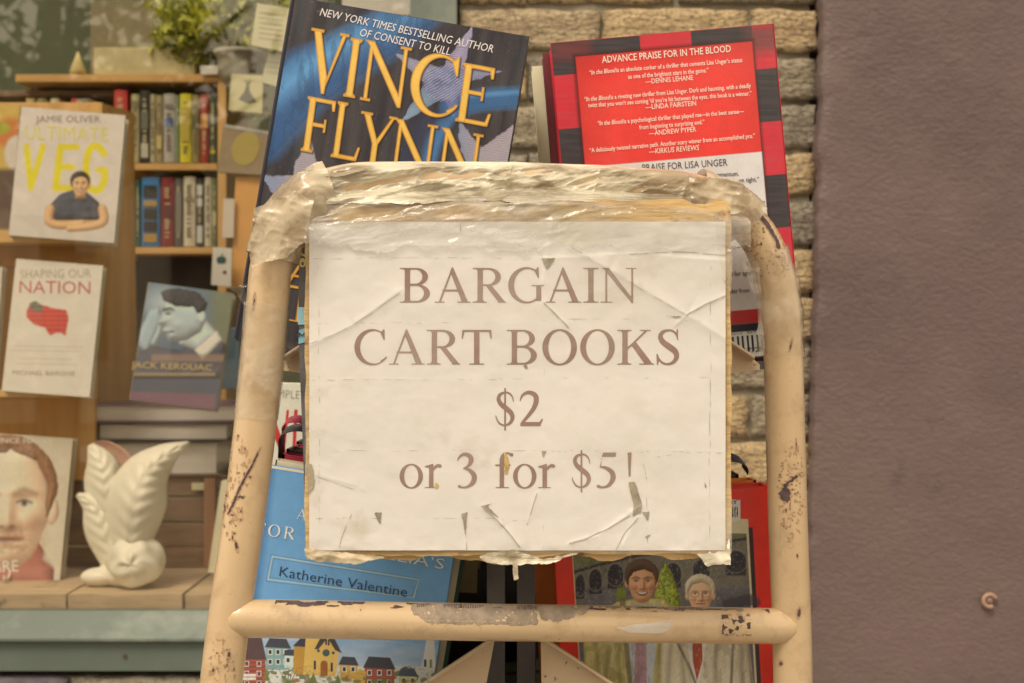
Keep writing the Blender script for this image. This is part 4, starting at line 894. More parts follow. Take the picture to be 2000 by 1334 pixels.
# sloping shelves and triangular end panels
PY = 0.995
def tier(dy):
    for s in (-1, 1):
        if s > 0:
            tipx, tipy, cx, cx2, cyb = 1478, 712, 1056, 1068, 790
            top = [(1056, 428), (1470, 700), (1484, 712), (1484, 722), (1200, 760), (1100, 790), (1062, 790)]
        else:
            top = [(968, 428), (556, 700), (540, 712), (540, 722), (820, 760), (900, 790), (900, 780)]
        pts = [(P(x, y + dy, PY).x, P(x, y + dy, PY).z) for x, y in top]
        part_of(MB().prism(pts, PY, PY + 0.0018).build('end_panel', PAINT_D), cart)
        # rolled flange along the sloping edge
        a, b = P(top[0][0], top[0][1] + dy, PY), P(top[1][0], top[1][1] + dy, PY)
        dn = Vector((0, 0, -0.0025))
        fl = MB().add([a + Vector((0, -0.010, 0.002)), b + Vector((0, -0.010, 0.002)), b + Vector((0, 0.004, 0)), a + Vector((0, 0.004, 0)),
                       a + Vector((0, -0.010, -0.0005)), b + Vector((0, -0.010, -0.0005)), b + Vector((0, 0.004, -0.0025)), a + Vector((0, 0.004, -0.0025))],
                      [(0, 1, 2, 3), (7, 6, 5, 4), (0, 4, 5, 1), (1, 5, 6, 2), (2, 6, 7, 3), (3, 7, 4, 0)])
        part_of(fl.build('flange', PAINT_D, bevel=0.0008), cart)
        # shelf plate sloping down to the middle
        xo, xi = (1500, 1010) if s > 0 else (524, 1000)
        zo, zi = (706, 758) if s > 0 else (700, 778)
        A0 = P(xo, zo + dy, 1.0); B0 = P(xi, zi + dy, 1.0)
        sh = MB().add([(A0.x, PY + 0.003, A0.z), (B0.x, PY + 0.003, B0.z), (B0.x, 1.66, B0.z), (A0.x, 1.66, A0.z),
                       (A0.x, PY + 0.003, A0.z - 0.005), (B0.x, PY + 0.003, B0.z - 0.005), (B0.x, 1.66, B0.z - 0.005), (A0.x, 1.66, A0.z - 0.005)],
                      [(0, 1, 2, 3), (7, 6, 5, 4), (0, 4, 5, 1), (1, 5, 6, 2), (2, 6, 7, 3), (3, 7, 4, 0)])
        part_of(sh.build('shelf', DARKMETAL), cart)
        # inner back plate
        xb = P(1046 if s > 0 else 962, 667, 1.0).x
        z0 = P(0, 760 + dy, 1.0).z; z1 = P(0, 470 + dy, 1.0).z
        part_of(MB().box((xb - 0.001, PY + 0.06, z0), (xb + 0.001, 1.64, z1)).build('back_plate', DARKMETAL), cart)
tier(0); tier(813)
for (yy, z0_, z1_) in ((1.26, P(0, 1600, 1.0).z, P(0, 1060, 1.0).z), (1.45, P(0, 1060, 1.0).z, P(0, 690, 1.0).z)):  # dark plates added to stand in for the shade in the cart's middle
    part_of(MB().box((P(845, 0, 1.25).x, yy, z0_), (P(1110, 0, 1.25).x, yy + .002, z1_)).build('dark_infill_plate', DARKMETAL), cart)
for x_ in (968, 1028):      # uprights between the shelf backs
    c = P(x_, 667, 1.01); part_of(MB().box((c.x - 0.0065, 1.03, 0.2), (c.x + 0.0065, 1.034, P(0, 640, 1.0).z)).build('upright', DARKMETAL), cart)

# tube surface mapping for chips, dirt and tape
FRd = np.array([[p[0], p[1]] for p in spline(FR, 24)]); FRf = np.array([[p[0], p[1]] for p in spline(FR, 120)]); RLd = np.array([[p[0], p[1]] for p in spline(RL, 320)])
def on_tube(line, rad, pts, lift=0.00025, back=0.0):
    d = np.hypot(pts[:, None, 0] - line[None, :, 0], pts[:, None, 1] - line[None, :, 1]); i = d.argmin(1)
    dm = d[np.arange(len(pts)), i]; Yc = lp(line[i, 0]) + back; r = rad + lift
    dist = np.minimum(dm * Yc / F, r * 0.985); Yf = Yc - np.sqrt(r * r - dist ** 2)
    k = np.minimum(1, r * 0.985 / np.maximum(dm * Yc / F, 1e-9))
    q = line[i] + (pts - line[i]) * k[:, None]
    return np.stack([(q[:, 0] - 1000) / F * Yc, Yf, H0 - (q[:, 1] - 667) / F * Yc], -1)
def tube_decal(f, box, material, name='paint_chip', rail=False, step=1.5, lift=0.00025):
    pts, fc = iso(f, *box, step)
    if not len(pts): return
    v = on_tube(RLd if rail else FRf, 0.0125 if rail else TR, pts, lift, -0.0038 if rail else 0)
    part_of(arr_obj(name, v, fc, material, smooth=True), cart)
_td = tube_decal
def tube_decal(f, box, material, name='paint_chip', rail=False, step=1.5, lift=0.00025):
    if material is CHIP and not (rail and box[1] - box[0] > 500):
        b2 = (box[0] - 4, box[1] + 4, box[2] - 4, box[3] + 4)
        _td(lambda x, y: f(x, y) - 1.1 - 1.8 * vnoise(np.asarray(x) / 5.0, np.asarray(y) / 8.0, 7), b2, HALO, 'rust_halo', rail, step, lift * .5)
    _td(f, box, material, name, rail, step, lift)
def noisy(f, amp, sc, seed): return lambda x, y: f(x, y) + amp * (fbm(x / sc, y / sc, seed) - 0.5)
tube_decal(noisy(stroke((515, 872, 0.2), (500, 905, 1.6), (478, 945, 2.0), (465, 975, 2.6), (452, 1000, 1.5)), 4, 3, 1), (435, 525, 865, 1010), CHIP)
tube_decal(lambda x, y: 1.2 * ((fbm(x / 6, y / 7, 5) - 0.69) * -12) + np.maximum(0, np.hypot((x - 458) / 26, (y - 985) / 60) - 1) * 14, (430, 510, 920, 1060), CHIP)
tube_decal(lambda x, y: (0.76 - fbm(x / 5, y / 8, 15)) * 14 + np.maximum(0, np.hypot((x - 470) / 30, (y - 900) / 50) - 1) * 14, (440, 500, 840, 960), CHIP)
tube_decal(noisy(U(ell(1526, 962, 10, 14), stroke((1524, 945, 3), (1548, 928, 1.5))), 9, 5, 3), (1505, 1560, 915, 990), CHIP)
tube_decal(lambda x, y: (0.74 - fbm(x / 4, y / 4, 25)) * 14 + np.maximum(0, np.hypot((x - 1540) / 26, (y - 960) / 90) - 1) * 14, (1500, 1572, 860, 1060), CHIP)
tube_decal(noisy(stroke((1470, 412, 3), (1492, 440, 4.5), (1510, 470, 3.5), (1514, 484, 4)), 4, 4, 7), (1455, 1530, 400, 500), CHIP)
tube_decal(lambda x, y: (0.75 - fbm(x / 4, y / 4, 35)) * 14 + np.maximum(0, np.hypot((x - 1500) / 50, (y - 470) / 70) - 1) * 14, (1440, 1560, 400, 560), CHIP)
for (x, y, a_, b_, r) in ((503, 590, 1.4, 8, 5), (1537, 675, 1.6, 7, 12), (1548, 870, 1, 7, 0), (1553, 1190, 3, 8, 10), (1520, 1290, 2, 4, 0), (455, 1270, 2, 5, 0), (425, 1300, 2, 4, 8), (470, 1060, 2.2, 7, -10), (1550, 1080, 1.6, 3, 0)):
    tube_decal(noisy(ell(x, y, a_, b_, r), 2.5, 3, int(x)), (x - 12, x + 12, y - 14, y + 14), CHIP)
tube_decal(lambda x, y: (0.76 - fbm(x / 4, y / 6, 45)) * 14 + np.maximum(0, np.hypot((x - 440) / 26, (y - 1290) / 50) - 1) * 14, (405, 480, 1220, 1340), CHIP)
# rail: grey adhesive residue and chips
res = poly((795, 1172), (812, 1195), (845, 1212), (1048, 1214), (1052, 1182), (1200, 1185), (1450, 1190), (1450, 1180), (1000, 1170))
tube_decal(lambda x, y: np.maximum(noisy(res, 8, 9, 2)(x, y), (0.30 - fbm(x / 6, y / 5, 4)) * 20), (785, 1460, 1166, 1222), GRIME, 'adhesive_residue', True)
tube_decal(noisy(poly((1050, 1180), (1150, 1184), (1120, 1200), (1060, 1206)), 22, 9, 14), (1040, 1160, 1172, 1215), GRIME, 'adhesive_residue', True, lift=0.0004)
tube_decal(lambda x, y: np.maximum((0.56 - fbm(x / 7, y / 6, 9)) * 16, rect(1405, 1196, 1460, 1234)(x, y)), (1400, 1462, 1192, 1238), CHIP, rail=True)
tube_decal(lambda x, y: (0.50 - fbm(x / 25, y / 3.5, 19)) * 10 + np.maximum(0, y - 1178 - (x - 480) * .012) * 0.8, (540, 1500, 1168, 1196), CHIP, rail=True)
tube_decal(lambda x, y: (0.80 - fbm(x / 4, y / 3, 29)) * 16, (480, 1520, 1180, 1250), CHIP, rail=True)

# ------------------------------------------------------------------ books on the cart
flynn, Mf = book('paperback_book', 'dark thriller paperback with big gold capitals and blue strap, upper left of the cart', (576, -6), 1.02, 0.1705, 0.25, 0.032, 9.6,
                 bookmat(46, 40, 44), 'L', art_flynn, (52, 45, 47), 1.0, prm=PRINT_G, soft=True)
fit_text(flynn, Mf, [('NEW YORK TIMES BESTSELLING AUTHOR', (624, 30), (962, 103), 15, 0.0, 0.15), ('OF CONSENT TO KILL', (702, 70), (878, 108), 15, 0.0, 0.15)], ink(226, 206, 188))
MB().box((-0.003, 0.001, 0.001), (-0.0006, 0.031, 0.249)).build('spine_fold', bookmat(54, 48, 54), flynn, bevel=0.001)
blood, Mb = book('hardcover_book', 'thriller hardcover seen from the back with a red panel of quotes and checked border', (1075, 84), 1.03, 0.162, 0.244, 0.030, -5.0,
                 bookmat(196, 30, 48), 'R', art_blood, (44, 38, 40), 1.0, prm=PRINT_G)
def L5(s, x0, y0, x1, y1, h, b=0.0, sh=0.0): return (s, (x0, y0), (x1, y1), h, b, sh)
W1 = ink(238, 206, 176)
fit_text(blood, Mb, [L5('ADVANCE PRAISE FOR IN THE BLOOD', 1176, 123, 1428, 101, 13, .008),
    L5('“In the Blood', 1152, 146, 1203, 141, 8.5, .01, .25), L5('is an absolute corker of a thriller that cements Lisa Unger’s status', 1204, 141, 1450, 121, 8.5, .01),
    L5('as one of the brightest stars in the game.”', 1227, 154, 1384, 141, 8.5, .01), L5('—DENNIS LEHANE', 1261, 164, 1354, 156, 9.5, .005),
    L5('“In the Blood', 1142, 198, 1192, 194, 8.5, .01, .25), L5('is a riveting new thriller from Lisa Unger. Dark and haunting, with a deadly', 1193, 194, 1467, 171, 8.5, .01),
    L5('twist that you won’t see coming ’til you’re hit between the eyes, this book is a winner.”', 1149, 210, 1468, 186, 8.5, .01), L5('—LINDA FAIRSTEIN', 1261, 214, 1360, 206, 9.5, .005),
    L5('“In the Blood', 1168, 245, 1217, 241, 8.5, .01, .25), L5('is a psychological thriller that played me—in the best sense—', 1218, 241, 1453, 221, 8.5, .01),
    L5('from beginning to surprising end.”', 1249, 253, 1376, 242, 8.5, .01), L5('—ANDREW PYPER', 1268, 265, 1360, 257, 9.5, .005),
    L5('“A deliciously twisted narrative path. Another scary winner from an accomplished pro.”', 1152, 298, 1475, 269, 8.5, .01), L5('—KIRKUS REVIEWS', 1268, 301, 1366, 293, 10, .005, .15)], W1)
K1 = ink(70, 60, 56)
fit_text(blood, Mb, [L5('PRAISE FOR LISA UNGER', 1255, 334, 1421, 323, 13, -.002), L5('undeniable momentum.', 1345, 348, 1443, 343, 8.5, .008), L5('It grabbed me and held me down tight.”', 1310, 363, 1483, 354, 8.5, .008),
    L5('a masterful web.”', 1400, 404, 1494, 401, 8.5, .008), L5('—The terror—', 1380, 489, 1447, 486, 8.5, .008), L5('be read for ages', 1400, 541, 1468, 537, 9, .008), L5('A leader from', 1405, 575, 1464, 571, 9, .008),
    L5('4R5W1U15', 1425, 655, 1450, 653, 4, 0), L5('$25.99 U.S.', 1459, 651, 1490, 648, 5, .01), L5('69117725', 1428, 692, 1490, 686, 9, .01)], K1)
blue, Mu = book('paperback_book', 'pale blue novel with a painted winter village, lower left of the cart', (515, 912), 1.03, 0.1465, 0.21, 0.024, 9.3,
                bookmat(96, 148, 184), 'L', art_blue, (112, 158, 190), 1.0, soft=True)
W2 = ink(226, 216, 200)
def mini_serif(root, M, s, x, base, em, rot, m, sx=1.0, track=60):
    pts, fc = textrun(s, x, base, em, step=1.0, sx=sx, track=track); a = R(rot)
    dx, dy = pts[:, 0] - x, pts[:, 1] - base
    q = np.stack([x + dx * math.cos(a) - dy * math.sin(a), base + dx * math.sin(a) + dy * math.cos(a)], -1)
    return decal_px(root, M, q, fc, m)
mini_serif(blue, Mu, 'FOR', 497, 1043, 36, 8.5, W2, track=120); mini_serif(blue, Mu, 'A', 576, 1014, 34, 9, W2)
fit_text(blue, Mu, [L5('Katherine Valentine', 545, 1125, 794, 1166, 19, -.004), ], ink(44, 62, 84))
fit_text(blue, Mu, [L5('CELIA’S', 720, 1086, 866, 1112, 20, -.005)], W2)
men, Mm_ = book('hardcover_book', 'red hardcover with a photo of two men in pale suits, lower right of the cart', (1076, 974), 1.03, 0.1585, 0.235, 0.030, -3.3,
                bookmat(222, 56, 40), 'R', art_men, (222, 58, 44), 1.0, prm=PRINT_G)
fit_text(men, Mm_, [L5('LIBRARY', 1392, 988, 1440, 984, 7, .012)], ink(60, 50, 50))
# rows of books packed behind, spines outwards, covers parallel to the ones in front
def row(specs, side, base_y, Y0, SH=0.0):
    Y = Y0
    for (desc, colr, t, w, h, dx, rot, soft) in specs:
        outer_px = (518 if side < 0 else 1506)
        A0 = P(outer_px, base_y, 1.0)
        x_out = A0.x + dx + SH
        eu = Euler((0, R(rot), 0))
        if side < 0: loc = Vector((x_out, Y, A0.z)); sp = 'L'
        else: loc = Vector((x_out, Y, A0.z)) + eu.to_matrix() @ Vector((-w, 0, 0)); sp = 'R'
        root = thing('book', loc, eu, desc, 'book', 'books packed behind the front ones on the cart')
        ct = 0.001 if soft else 0.0022; ins = 0.0005 if soft else 0.003
        cv = MB().box((0, 0, 0), (w, ct, h)).box((0, t - ct, 0), (w, t, h)).box((0, 0, 0) if sp == 'L' else (w - ct, 0, 0), (ct, t, h) if sp == 'L' else (w, t, h))
        cv.build('cover', bookmat(*colr), root)
        MB().box((ct if sp == 'L' else ins, ct, ins), (w - ins if sp == 'L' else w - ct, t - ct, h - ins)).build('pages', PAGES if colr[0] % 2 else PAGES2, root)
        Y += t + 0.0015
row([('black and red checked hardcover directly behind the red quotes book', (112, 38, 42), 0.022, 0.1625, 0.243, 0.002, -4.8, False),
     ('cream backed book, tall, third from the front on the upper right shelf', (228, 206, 160), 0.022, 0.1695, 0.238, 0.0, -4.6, False),
     ('ochre book on the upper right shelf just before a blue one', (196, 160, 100), 0.024, 0.166, 0.205, 0.0, -4.0, False),
     ('pale blue book on the upper right shelf between ochre and black ones', (104, 144, 164), 0.022, 0.166, 0.202, 0.0, -4.0, True),
     ('thin black book on the upper right shelf behind the pale blue one', (52, 46, 48), 0.016, 0.168, 0.190, 0.0, -3.8, False),
     ('grey white book on the upper right shelf near its far end', (200, 186, 160), 0.026, 0.168, 0.188, 0.0, -3.8, False),
     ('white paperback on the upper right shelf behind the grey one', (224, 208, 178), 0.022, 0.168, 0.180, 0.0, -3.6, True),
     ('small orange red book at the far end of the upper right shelf', (206, 92, 52), 0.02, 0.170, 0.168, 0.0, -3.5, True)], 1, 704, 1.064, 0.021)
row([('worn grey paperback behind the gold lettered thriller', (150, 138, 116), 0.028, 0.165, 0.236, 0.006, 9.4, True),
     ('brown book behind the grey paperback on the upper left shelf', (120, 90, 62), 0.03, 0.15, 0.21, 0.004, 9, False)], -1, 682, 1.056, -0.026)
z2 = 912 + (0.21 * F / 1.03)
LS = [('cream paperback right behind the blue village novel', (214, 190, 148), 0.014, 0.147, 0.212, 0.0, 9.3, True),
      ('green edged book behind the blue novel on the lower left shelf', (60, 92, 70), 0.012, 0.15, 0.208, 0.0, 9.3, False),
      ('crimson hardcover behind the blue novel on the lower left shelf', (168, 34, 56), 0.022, 0.15, 0.214, 0.0, 9.2, False),
      ('brown hardcover in a peeling jacket on the lower left shelf', (96, 74, 66), 0.03, 0.15, 0.216, 0.0, 9.0, False),
      ('second crimson hardcover deeper on the lower left shelf', (180, 40, 60), 0.022, 0.15, 0.216, 0.0, 9.0, False),
      ('black jacketed hardcover deeper on the lower left shelf', (52, 46, 48), 0.03, 0.15, 0.218, 0.0, 8.8, False)]
row(LS, -1, 1492, 1.056, -0.036)
comp, Mc = book('hardcover_book', 'white book with tall red letters at the far end of the lower left shelf', (512, 748), 1.24, 0.14, 0.265, 0.03, 1.5,
                bookmat(226, 210, 176), 'L', lambda A: (A.fill(stroke((524, 800, 6.5), (552, 880, 6.5), n=1), (206, 54, 46), 1.5), A.fill(stroke((562, 803, 2.6), (554, 880, 2.6), n=1), (206, 54, 46), 1.5), A.fill(stroke((578, 803, 3.5), (574, 880, 3.5), n=1), (206, 54, 46), 1.5)),
                (228, 212, 178), 1.0)
fit_text(comp, Mc, [L5('THE COMPLETE', 470, 772, 606, 780, 16, -.01)], ink(176, 166, 140))
row([('orange and yellow bound book behind the red photo hardcover', (224, 120, 48), 0.022, 0.170, 0.2, -.002, -3.2, False),
     ('black hardcover with a loose jacket deeper on the lower right shelf', (48, 46, 52), 0.03, 0.15, 0.202, -0.012, -3, False),
     ('maroon hardcover far back on the lower right shelf', (120, 56, 52), 0.03, 0.15, 0.204, -0.016, -3, False),
     ('olive cloth book far back on the lower right shelf', (130, 116, 76), 0.04, 0.145, 0.22, -0.02, -3, False)], 1, 1510, 1.066, 0.014)
# loose dust jacket curls
def curl(name, label, px, py, Y, L, colr, rad, rot=0):
    c = P(px, py, Y); pts = []
    for k in range(16):
        t = -0.3 + k / 15 * 3.6; pts.append((rad * math.cos(t) * 1.7, rad * math.sin(t)))
    pts = [(p[0], p[1]) for p in pts] + [(pts[-1][0] - 0.001, pts[-1][1] - 0.03)]
    mb = MB(); n = len(pts); v = [(c.x + p[0], c.y, c.z + p[1]) for p in pts] + [(c.x + p[0], c.y + L, c.z + p[1] + 0.004) for p in pts]
    v += [(q[0], q[1], q[2] - 0.0009) for q in v]
    f = []
    for k in range(n - 1):
        f += [[k, k + 1, n + k + 1, n + k], [2 * n + k, 3 * n + k, 3 * n + k + 1, 2 * n + k + 1], [k, 2 * n + k, 2 * n + k + 1, k + 1]]
    mb.add(v, f); return tag(mb.build(name, bookmat(*colr), smooth=True), label, 'dust jacket')
curl('dust_jacket', 'curled crimson dust jacket above the lower left books', 575, 838, 1.12, 0.02, (172, 40, 60), 0.006)
curl('dust_jacket', 'curled black dust jacket beside the sign, below the crimson curl', 580, 862, 1.09, 0.02, (50, 44, 46), 0.0085)
curl('dust_jacket', 'black dust jacket curling over at the right edge of the sign', 1428, 920, 1.1, 0.03, (44, 42, 50), 0.008)
jk, Mj = book('book', 'pale striped books lying flat low in the middle of the cart', (966, 1296), 1.25, 0.075, 0.03, 0.15, -5, bookmat(168, 158, 126), 'L', lambda A: A.fill(stroke((960, 1318, 3), (1070, 1310, 3), n=1), (110, 100, 84), 2), (186, 172, 136), 0.8)
ob_, _ = book('book', 'thin yellowish book standing between the blue novel and the dark cart middle', (886, 1000), 1.10, 0.02, 0.062, 0.12, 2, bookmat(160, 138, 92), 'L')

# ------------------------------------------------------------------ the hanging sign
SGY = 0.925
sign = thing('hanging_sign', P(1012, 1095, SGY + 0.012), label='plastic wrapped white cardboard sign in brown serif lettering taped to the cart', cat='sign')
def crease(X, Y, pts, amp, wid, asym=0.4):
    o = 0
    for a, b in zip(pts[:-1], pts[1:]):
        ex, ey = b[0] - a[0], b[1] - a[1]; L = math.hypot(ex, ey); ux, uy = ex / L, ey / L
        s = (X - a[0]) * ux + (Y - a[1]) * uy; d = (X - a[0]) * uy - (Y - a[1]) * ux
        end = np.clip(np.minimum(s + 6, L - s + 6) / 14, 0, 1)
        w_ = np.where(d > 0, wid, wid * asym)
        o = np.maximum(o, amp * np.exp(-np.abs(d) / w_) * end)
    return o
CR = [([(600, 678), (690, 635), (785, 565)], .0016, 16), ([(1105, 482), (1190, 525), (1340, 615), (1424, 665)], .0018, 20), ([(1076, 432), (1068, 500), (1060, 560)], .0012, 9),
      ([(1060, 588), (1110, 640)], .0010, 6), ([(1318, 638), (1345, 612), (1425, 572)], .0013, 8), ([(940, 990), (985, 1030), (1020, 1072)], .0018, 9),
      ([(1255, 985), (1225, 1005), (1170, 1045), (1110, 1062)], .0015, 10), ([(1250, 1000), (1212, 1072)], .0012, 10), ([(905, 1005), (912, 1075)], .0012, 8), ([(1050, 960), (1032, 1020)], .0009, 6),
      ([(690, 1075), (660, 985), (640, 905)], .0008, 16), ([(610, 925), (700, 950), (715, 960)], .0008, 7), ([(1270, 900), (1275, 1070)], .0006, 16), ([(1060, 480), (605, 478)], .0006, 5), ([(1425, 510), (1240, 495), (1060, 505)], .0008, 8), ([(620, 440), (600, 560)], .001, 10)]
def hp(X, Y):        # paper relief towards the camera, metres
    h = 0.0012 * (fbm(X / 150, Y / 120, 21, 3) - 0.5) + 0.00035 * (fbm(X / 32, Y / 26, 22, 3) - 0.5)
    for c in CR: h = h + crease(X, Y, *c) * 0.5
    h = h + 0.0020 * np.exp(-np.minimum(Y - 430, 1078 - Y).clip(0) / 16) * (fbm(X / 40, Y / 30, 6) - 0.5)
    return h
def sgrid(x0, x1, y0, y1, step, hf, Yb=SGY):
    nx = int((x1 - x0) / step) + 1; ny = int((y1 - y0) / step) + 1
    X, Y = np.meshgrid(np.linspace(x0, x1, nx), np.linspace(y0, y1, ny), indexing='ij')
    h = hf(X, Y)
    v = np.stack([(X - 1000) / F * Yb, Yb - h, H0 - (Y - 667) / F * Yb], -1).reshape(-1, 3)
    return v, gridfaces(nx, ny, True), X, Y
# cardboard backing sheets
def ragged(x0, y0, x1, y1, amp, seed, step=9):
    pts = []
    for x in np.arange(x0, x1, step): pts.append((x, y0 + amp * (vnoise(x / 37, 1, seed) - .5) * 2))
    for y in np.arange(y0, y1, step): pts.append((x1 + amp * (vnoise(y / 41, 2, seed + 1) - .5), y))
    for x in np.arange(x1, x0, -step): pts.append((x, y1 + amp * (fbm(x / 70, 3, seed + 2) - .5) * 3.4 - (x - 1000) * .006))
    for y in np.arange(y1, y0, -step): pts.append((x0 + amp * (vnoise(y / 41, 4, seed + 3) - .5), y))
    return [((p[0] - 1000) / F * SGY, H0 - (p[1] - 667) / F * SGY) for p in pts]
part_of(MB().prism(ragged(595, 402, 1429, 1086, 5, 3), SGY + 0.0022, SGY + 0.0062).build('cardboard_front', CARD), sign)
part_of(MB().prism(ragged(598, 392, 1422, 1096, 9, 13), SGY + 0.0066, SGY + 0.0115).build('cardboard_back', CARD), sign)
# printed carton folded behind, its printed edge shows on the left
ced = [(583, 470), (592, 455), (600, 455), (600, 1075), (594, 1075), (590, 900), (582, 700), (580, 560)]
part_of(MB().prism([((p[0] - 1000) / F * SGY, H0 - (p[1] - 667) / F * SGY) for p in ced], SGY + 0.0060, SGY + 0.02).build('carton_edge', mat('printed_carton', C(92, 84, 78), 0.4, 0.4, 50, 0.4)), sign)
v = lambda pts: np.array(pts, float)
def sdecal(f, box, m, name, step=1.3, off=0.0003, yb=SGY, hf=hp):
    p, fc = iso(f, *box, step)
    if not len(p): return
    vv = np.stack([(p[:, 0] - 1000) / F * yb, yb - hf(p[:, 0], p[:, 1]) - off, H0 - (p[:, 1] - 667) / F * yb], -1)
    o_ = part_of(arr_obj(name, vv, fc, m, smooth=True), sign)
    if name == 'hairline_crease': tag(o_, kind='stuff')
zero = lambda X, Y: X * 0.0
sdecal(poly((584, 645), (597, 640), (597, 668), (583, 672)), (580, 600, 636, 676), ink(128, 168, 168), 'carton_print', yb=SGY + .0058, hf=zero)
sdecal(poly((582, 600), (597, 600), (597, 634), (582, 634)), (580, 600, 596, 640), ink(150, 188, 184), 'carton_print', yb=SGY + .0058, hf=zero)
sdecal(D_(ell(591, 513, 7, 9), ell(591, 515, 2.5, 4)), (580, 600, 500, 530), ink(220, 186, 116), 'carton_print', yb=SGY + .0058, hf=zero)
sdecal(stroke((588, 470, 1.5), (586, 492, 2), (596, 500, 2)), (580, 600, 465, 505), ink(220, 186, 116), 'carton_print', yb=SGY + .0058, hf=zero)
sdecal(stroke((585, 658, 1), (585, 650, 1), (590, 656, 1), (595, 650, 1), (595, 658, 1), n=1), (580, 600, 645, 662), ink(50, 60, 66), 'carton_print', yb=SGY + .0052, hf=zero)
# paper
pv, pf, _, _ = sgrid(604, 1417, 433, 1075, 2.4, hp)
part_of(arr_obj('paper_sheet', pv, pf, PAPER, smooth=True), sign)
def ptext(s, base):
    pts, fc = textrun(s, 0, base, 102.3, center=1012, step=1.5)
    vv = np.stack([(pts[:, 0] - 1000) / F * SGY, SGY - hp(pts[:, 0], pts[:, 1]) - 0.00022, H0 - (pts[:, 1] - 667) / F * SGY], -1)
    part_of(arr_obj('lettering', vv, fc, INK, smooth=True), sign)
ptext('BARGAIN', 591); ptext('CART BOOKS', 712); ptext('$2', 832); ptext('or 3 for $5!', 953)
# tears, dirt
tears = [poly((731, 1001), (745, 1001), (743, 1023), (736, 1014)), poly((685, 996), (694, 989), (692, 998)), poly((901, 1003), (913, 1000), (911, 1016), (909, 1045), (905, 1022)),
         poly((939, 988), (962, 983), (952, 988), (976, 1012), (960, 1003)), poly((1227, 942), (1240, 941), (1254, 984), (1252, 1000), (1236, 1008), (1237, 985)),
         poly((1254, 1000), (1268, 999), (1265, 1018)), poly((1057, 504), (1084, 504), (1074, 521), (1067, 527)), poly((1058, 880), (1067, 881), (1060, 894)), poly((1022, 714), (1028, 712), (1031, 719), (1026, 720)),
         poly((1376, 942), (1380, 950), (1377, 955)), poly((1302, 617), (1334, 618), (1318, 621)), poly((898, 440), (901, 438), (901, 452), (898, 452)), poly((1395, 495), (1408, 490), (1404, 500)), poly((672, 664), (683, 655), (680, 672)),
         poly((1260, 1048), (1276, 1040), (1262, 1052)), poly((1372, 583), (1378, 583), (1378, 588), (1372, 588))]
for i, t_ in enumerate(tears):
    if i in (1, 12, 13, 15): continue
    g = noisy(t_, 2.2, 4, i + 3)
    xs_ = {0: (725, 750, 995, 1028), 1: (680, 700, 985, 1002), 2: (895, 918, 995, 1050), 3: (935, 980, 980, 1016), 4: (1222, 1260, 936, 1012), 5: (1250, 1272, 995, 1022), 6: (1052, 1090, 500, 530), 7: (1054, 1070, 876, 898), 8: (1018, 1034, 708, 724), 9: (1372, 1384, 938, 958), 10: (1298, 1338, 613, 625), 11: (895, 905, 435, 456), 12: (1390, 1412, 487, 503), 13: (668, 687, 652, 676), 14: (1256, 1280, 1036, 1055), 15: (1369, 1381, 580, 591)}[i]
    sdecal(g, xs_, TEAR, 'tear', 1.0, 0.0005)
sdecal(noisy(stroke((986, 886, 2), (990, 905, 4), (988, 922, 3)), 5, 4, 2), (976, 1000, 880, 930), RUST, 'stain', off=.0006)
sdecal(noisy(ell(853, 948, 4, 5), 4, 3, 2), (845, 862, 940, 958), RUST, 'stain', off=.0006)
sdecal(noisy(stroke((602, 912, 8), (608, 940, 6), (603, 960, 3)), 6, 6, 2), (596, 626, 900, 968), mat('torn_grey_flap', C(176, 150, 112), 0.8, 0.2, 80, 0.5), 'torn_flap', off=.001)
HAIR = mat('hairline_brown', C(176, 154, 122), 0.8, 0.1, 100, 0.1)  # thin brownish lines drawn along the creases
for i, (pts_, w_) in enumerate([([(622, 520), (623, 700), (624, 1060)], .45), ([(1388, 520), (1387, 760), (1385, 1050)], .5), ([(606, 742), (800, 741), (1020, 740)], .4), ([(1080, 737), (1200, 738), (1420, 737)], .35), ([(606, 505), (820, 503), (1050, 505)], .4),
        ([(1230, 497), (1320, 492), (1420, 500)], .8), ([(1060, 625), (1200, 623), (1420, 628)], .35), ([(606, 632), (760, 630), (1040, 632)], .35), ([(1060, 880), (1200, 882), (1418, 884)], .4), ([(606, 882), (800, 880), (1050, 880)], .35), ([(606, 1012), (860, 1011), (1040, 1016)], .4),
        ([(620, 930), (660, 945), (712, 962)], .6), ([(1048, 962), (1040, 990), (1030, 1025)], .7), ([(1062, 690), (1064, 800), (1062, 1070)], .35), ([(690, 998), (672, 1040), (662, 1070)], .6), ([(1245, 1010), (1222, 1040), (1205, 1072)], .8), ([(1228, 1006), (1180, 1036), (1112, 1062)], 1.1), ([(945, 992), (985, 1030), (1015, 1068)], .9), ([(909, 1046), (912, 1075)], .8),
        ([(1255, 905), (1262, 940), (1264, 1060)], .5), ([(1280, 893), (1310, 888)], .6), ([(1110, 640), (1085, 615), (1062, 592)], .8), ([(606, 672), (690, 634), (780, 574)], .6), ([(1340, 615), (1380, 592), (1422, 576)], .7), ([(1115, 482), (1230, 552), (1338, 614)], .5)]):
    xs0 = [p[0] for p in pts_]; ys0 = [p[1] for p in pts_]
    st = stroke(*[(p[0], p[1], w_) for p in pts_], n=3)
    sdecal(lambda x, y, st=st, i=i: st(x + 3 * (vnoise(x / 30, y / 30, i) - .5), y + 3 * (vnoise(x / 26, y / 34, i + 9) - .5)) + .9 * np.clip(vnoise(x / 12, y / 12, i + 4) - .45, 0, 1), (min(xs0) - 4, max(xs0) + 4, min(ys0) - 4, max(ys0) + 4), HAIR, 'hairline_crease', 1.3, 0.0004)
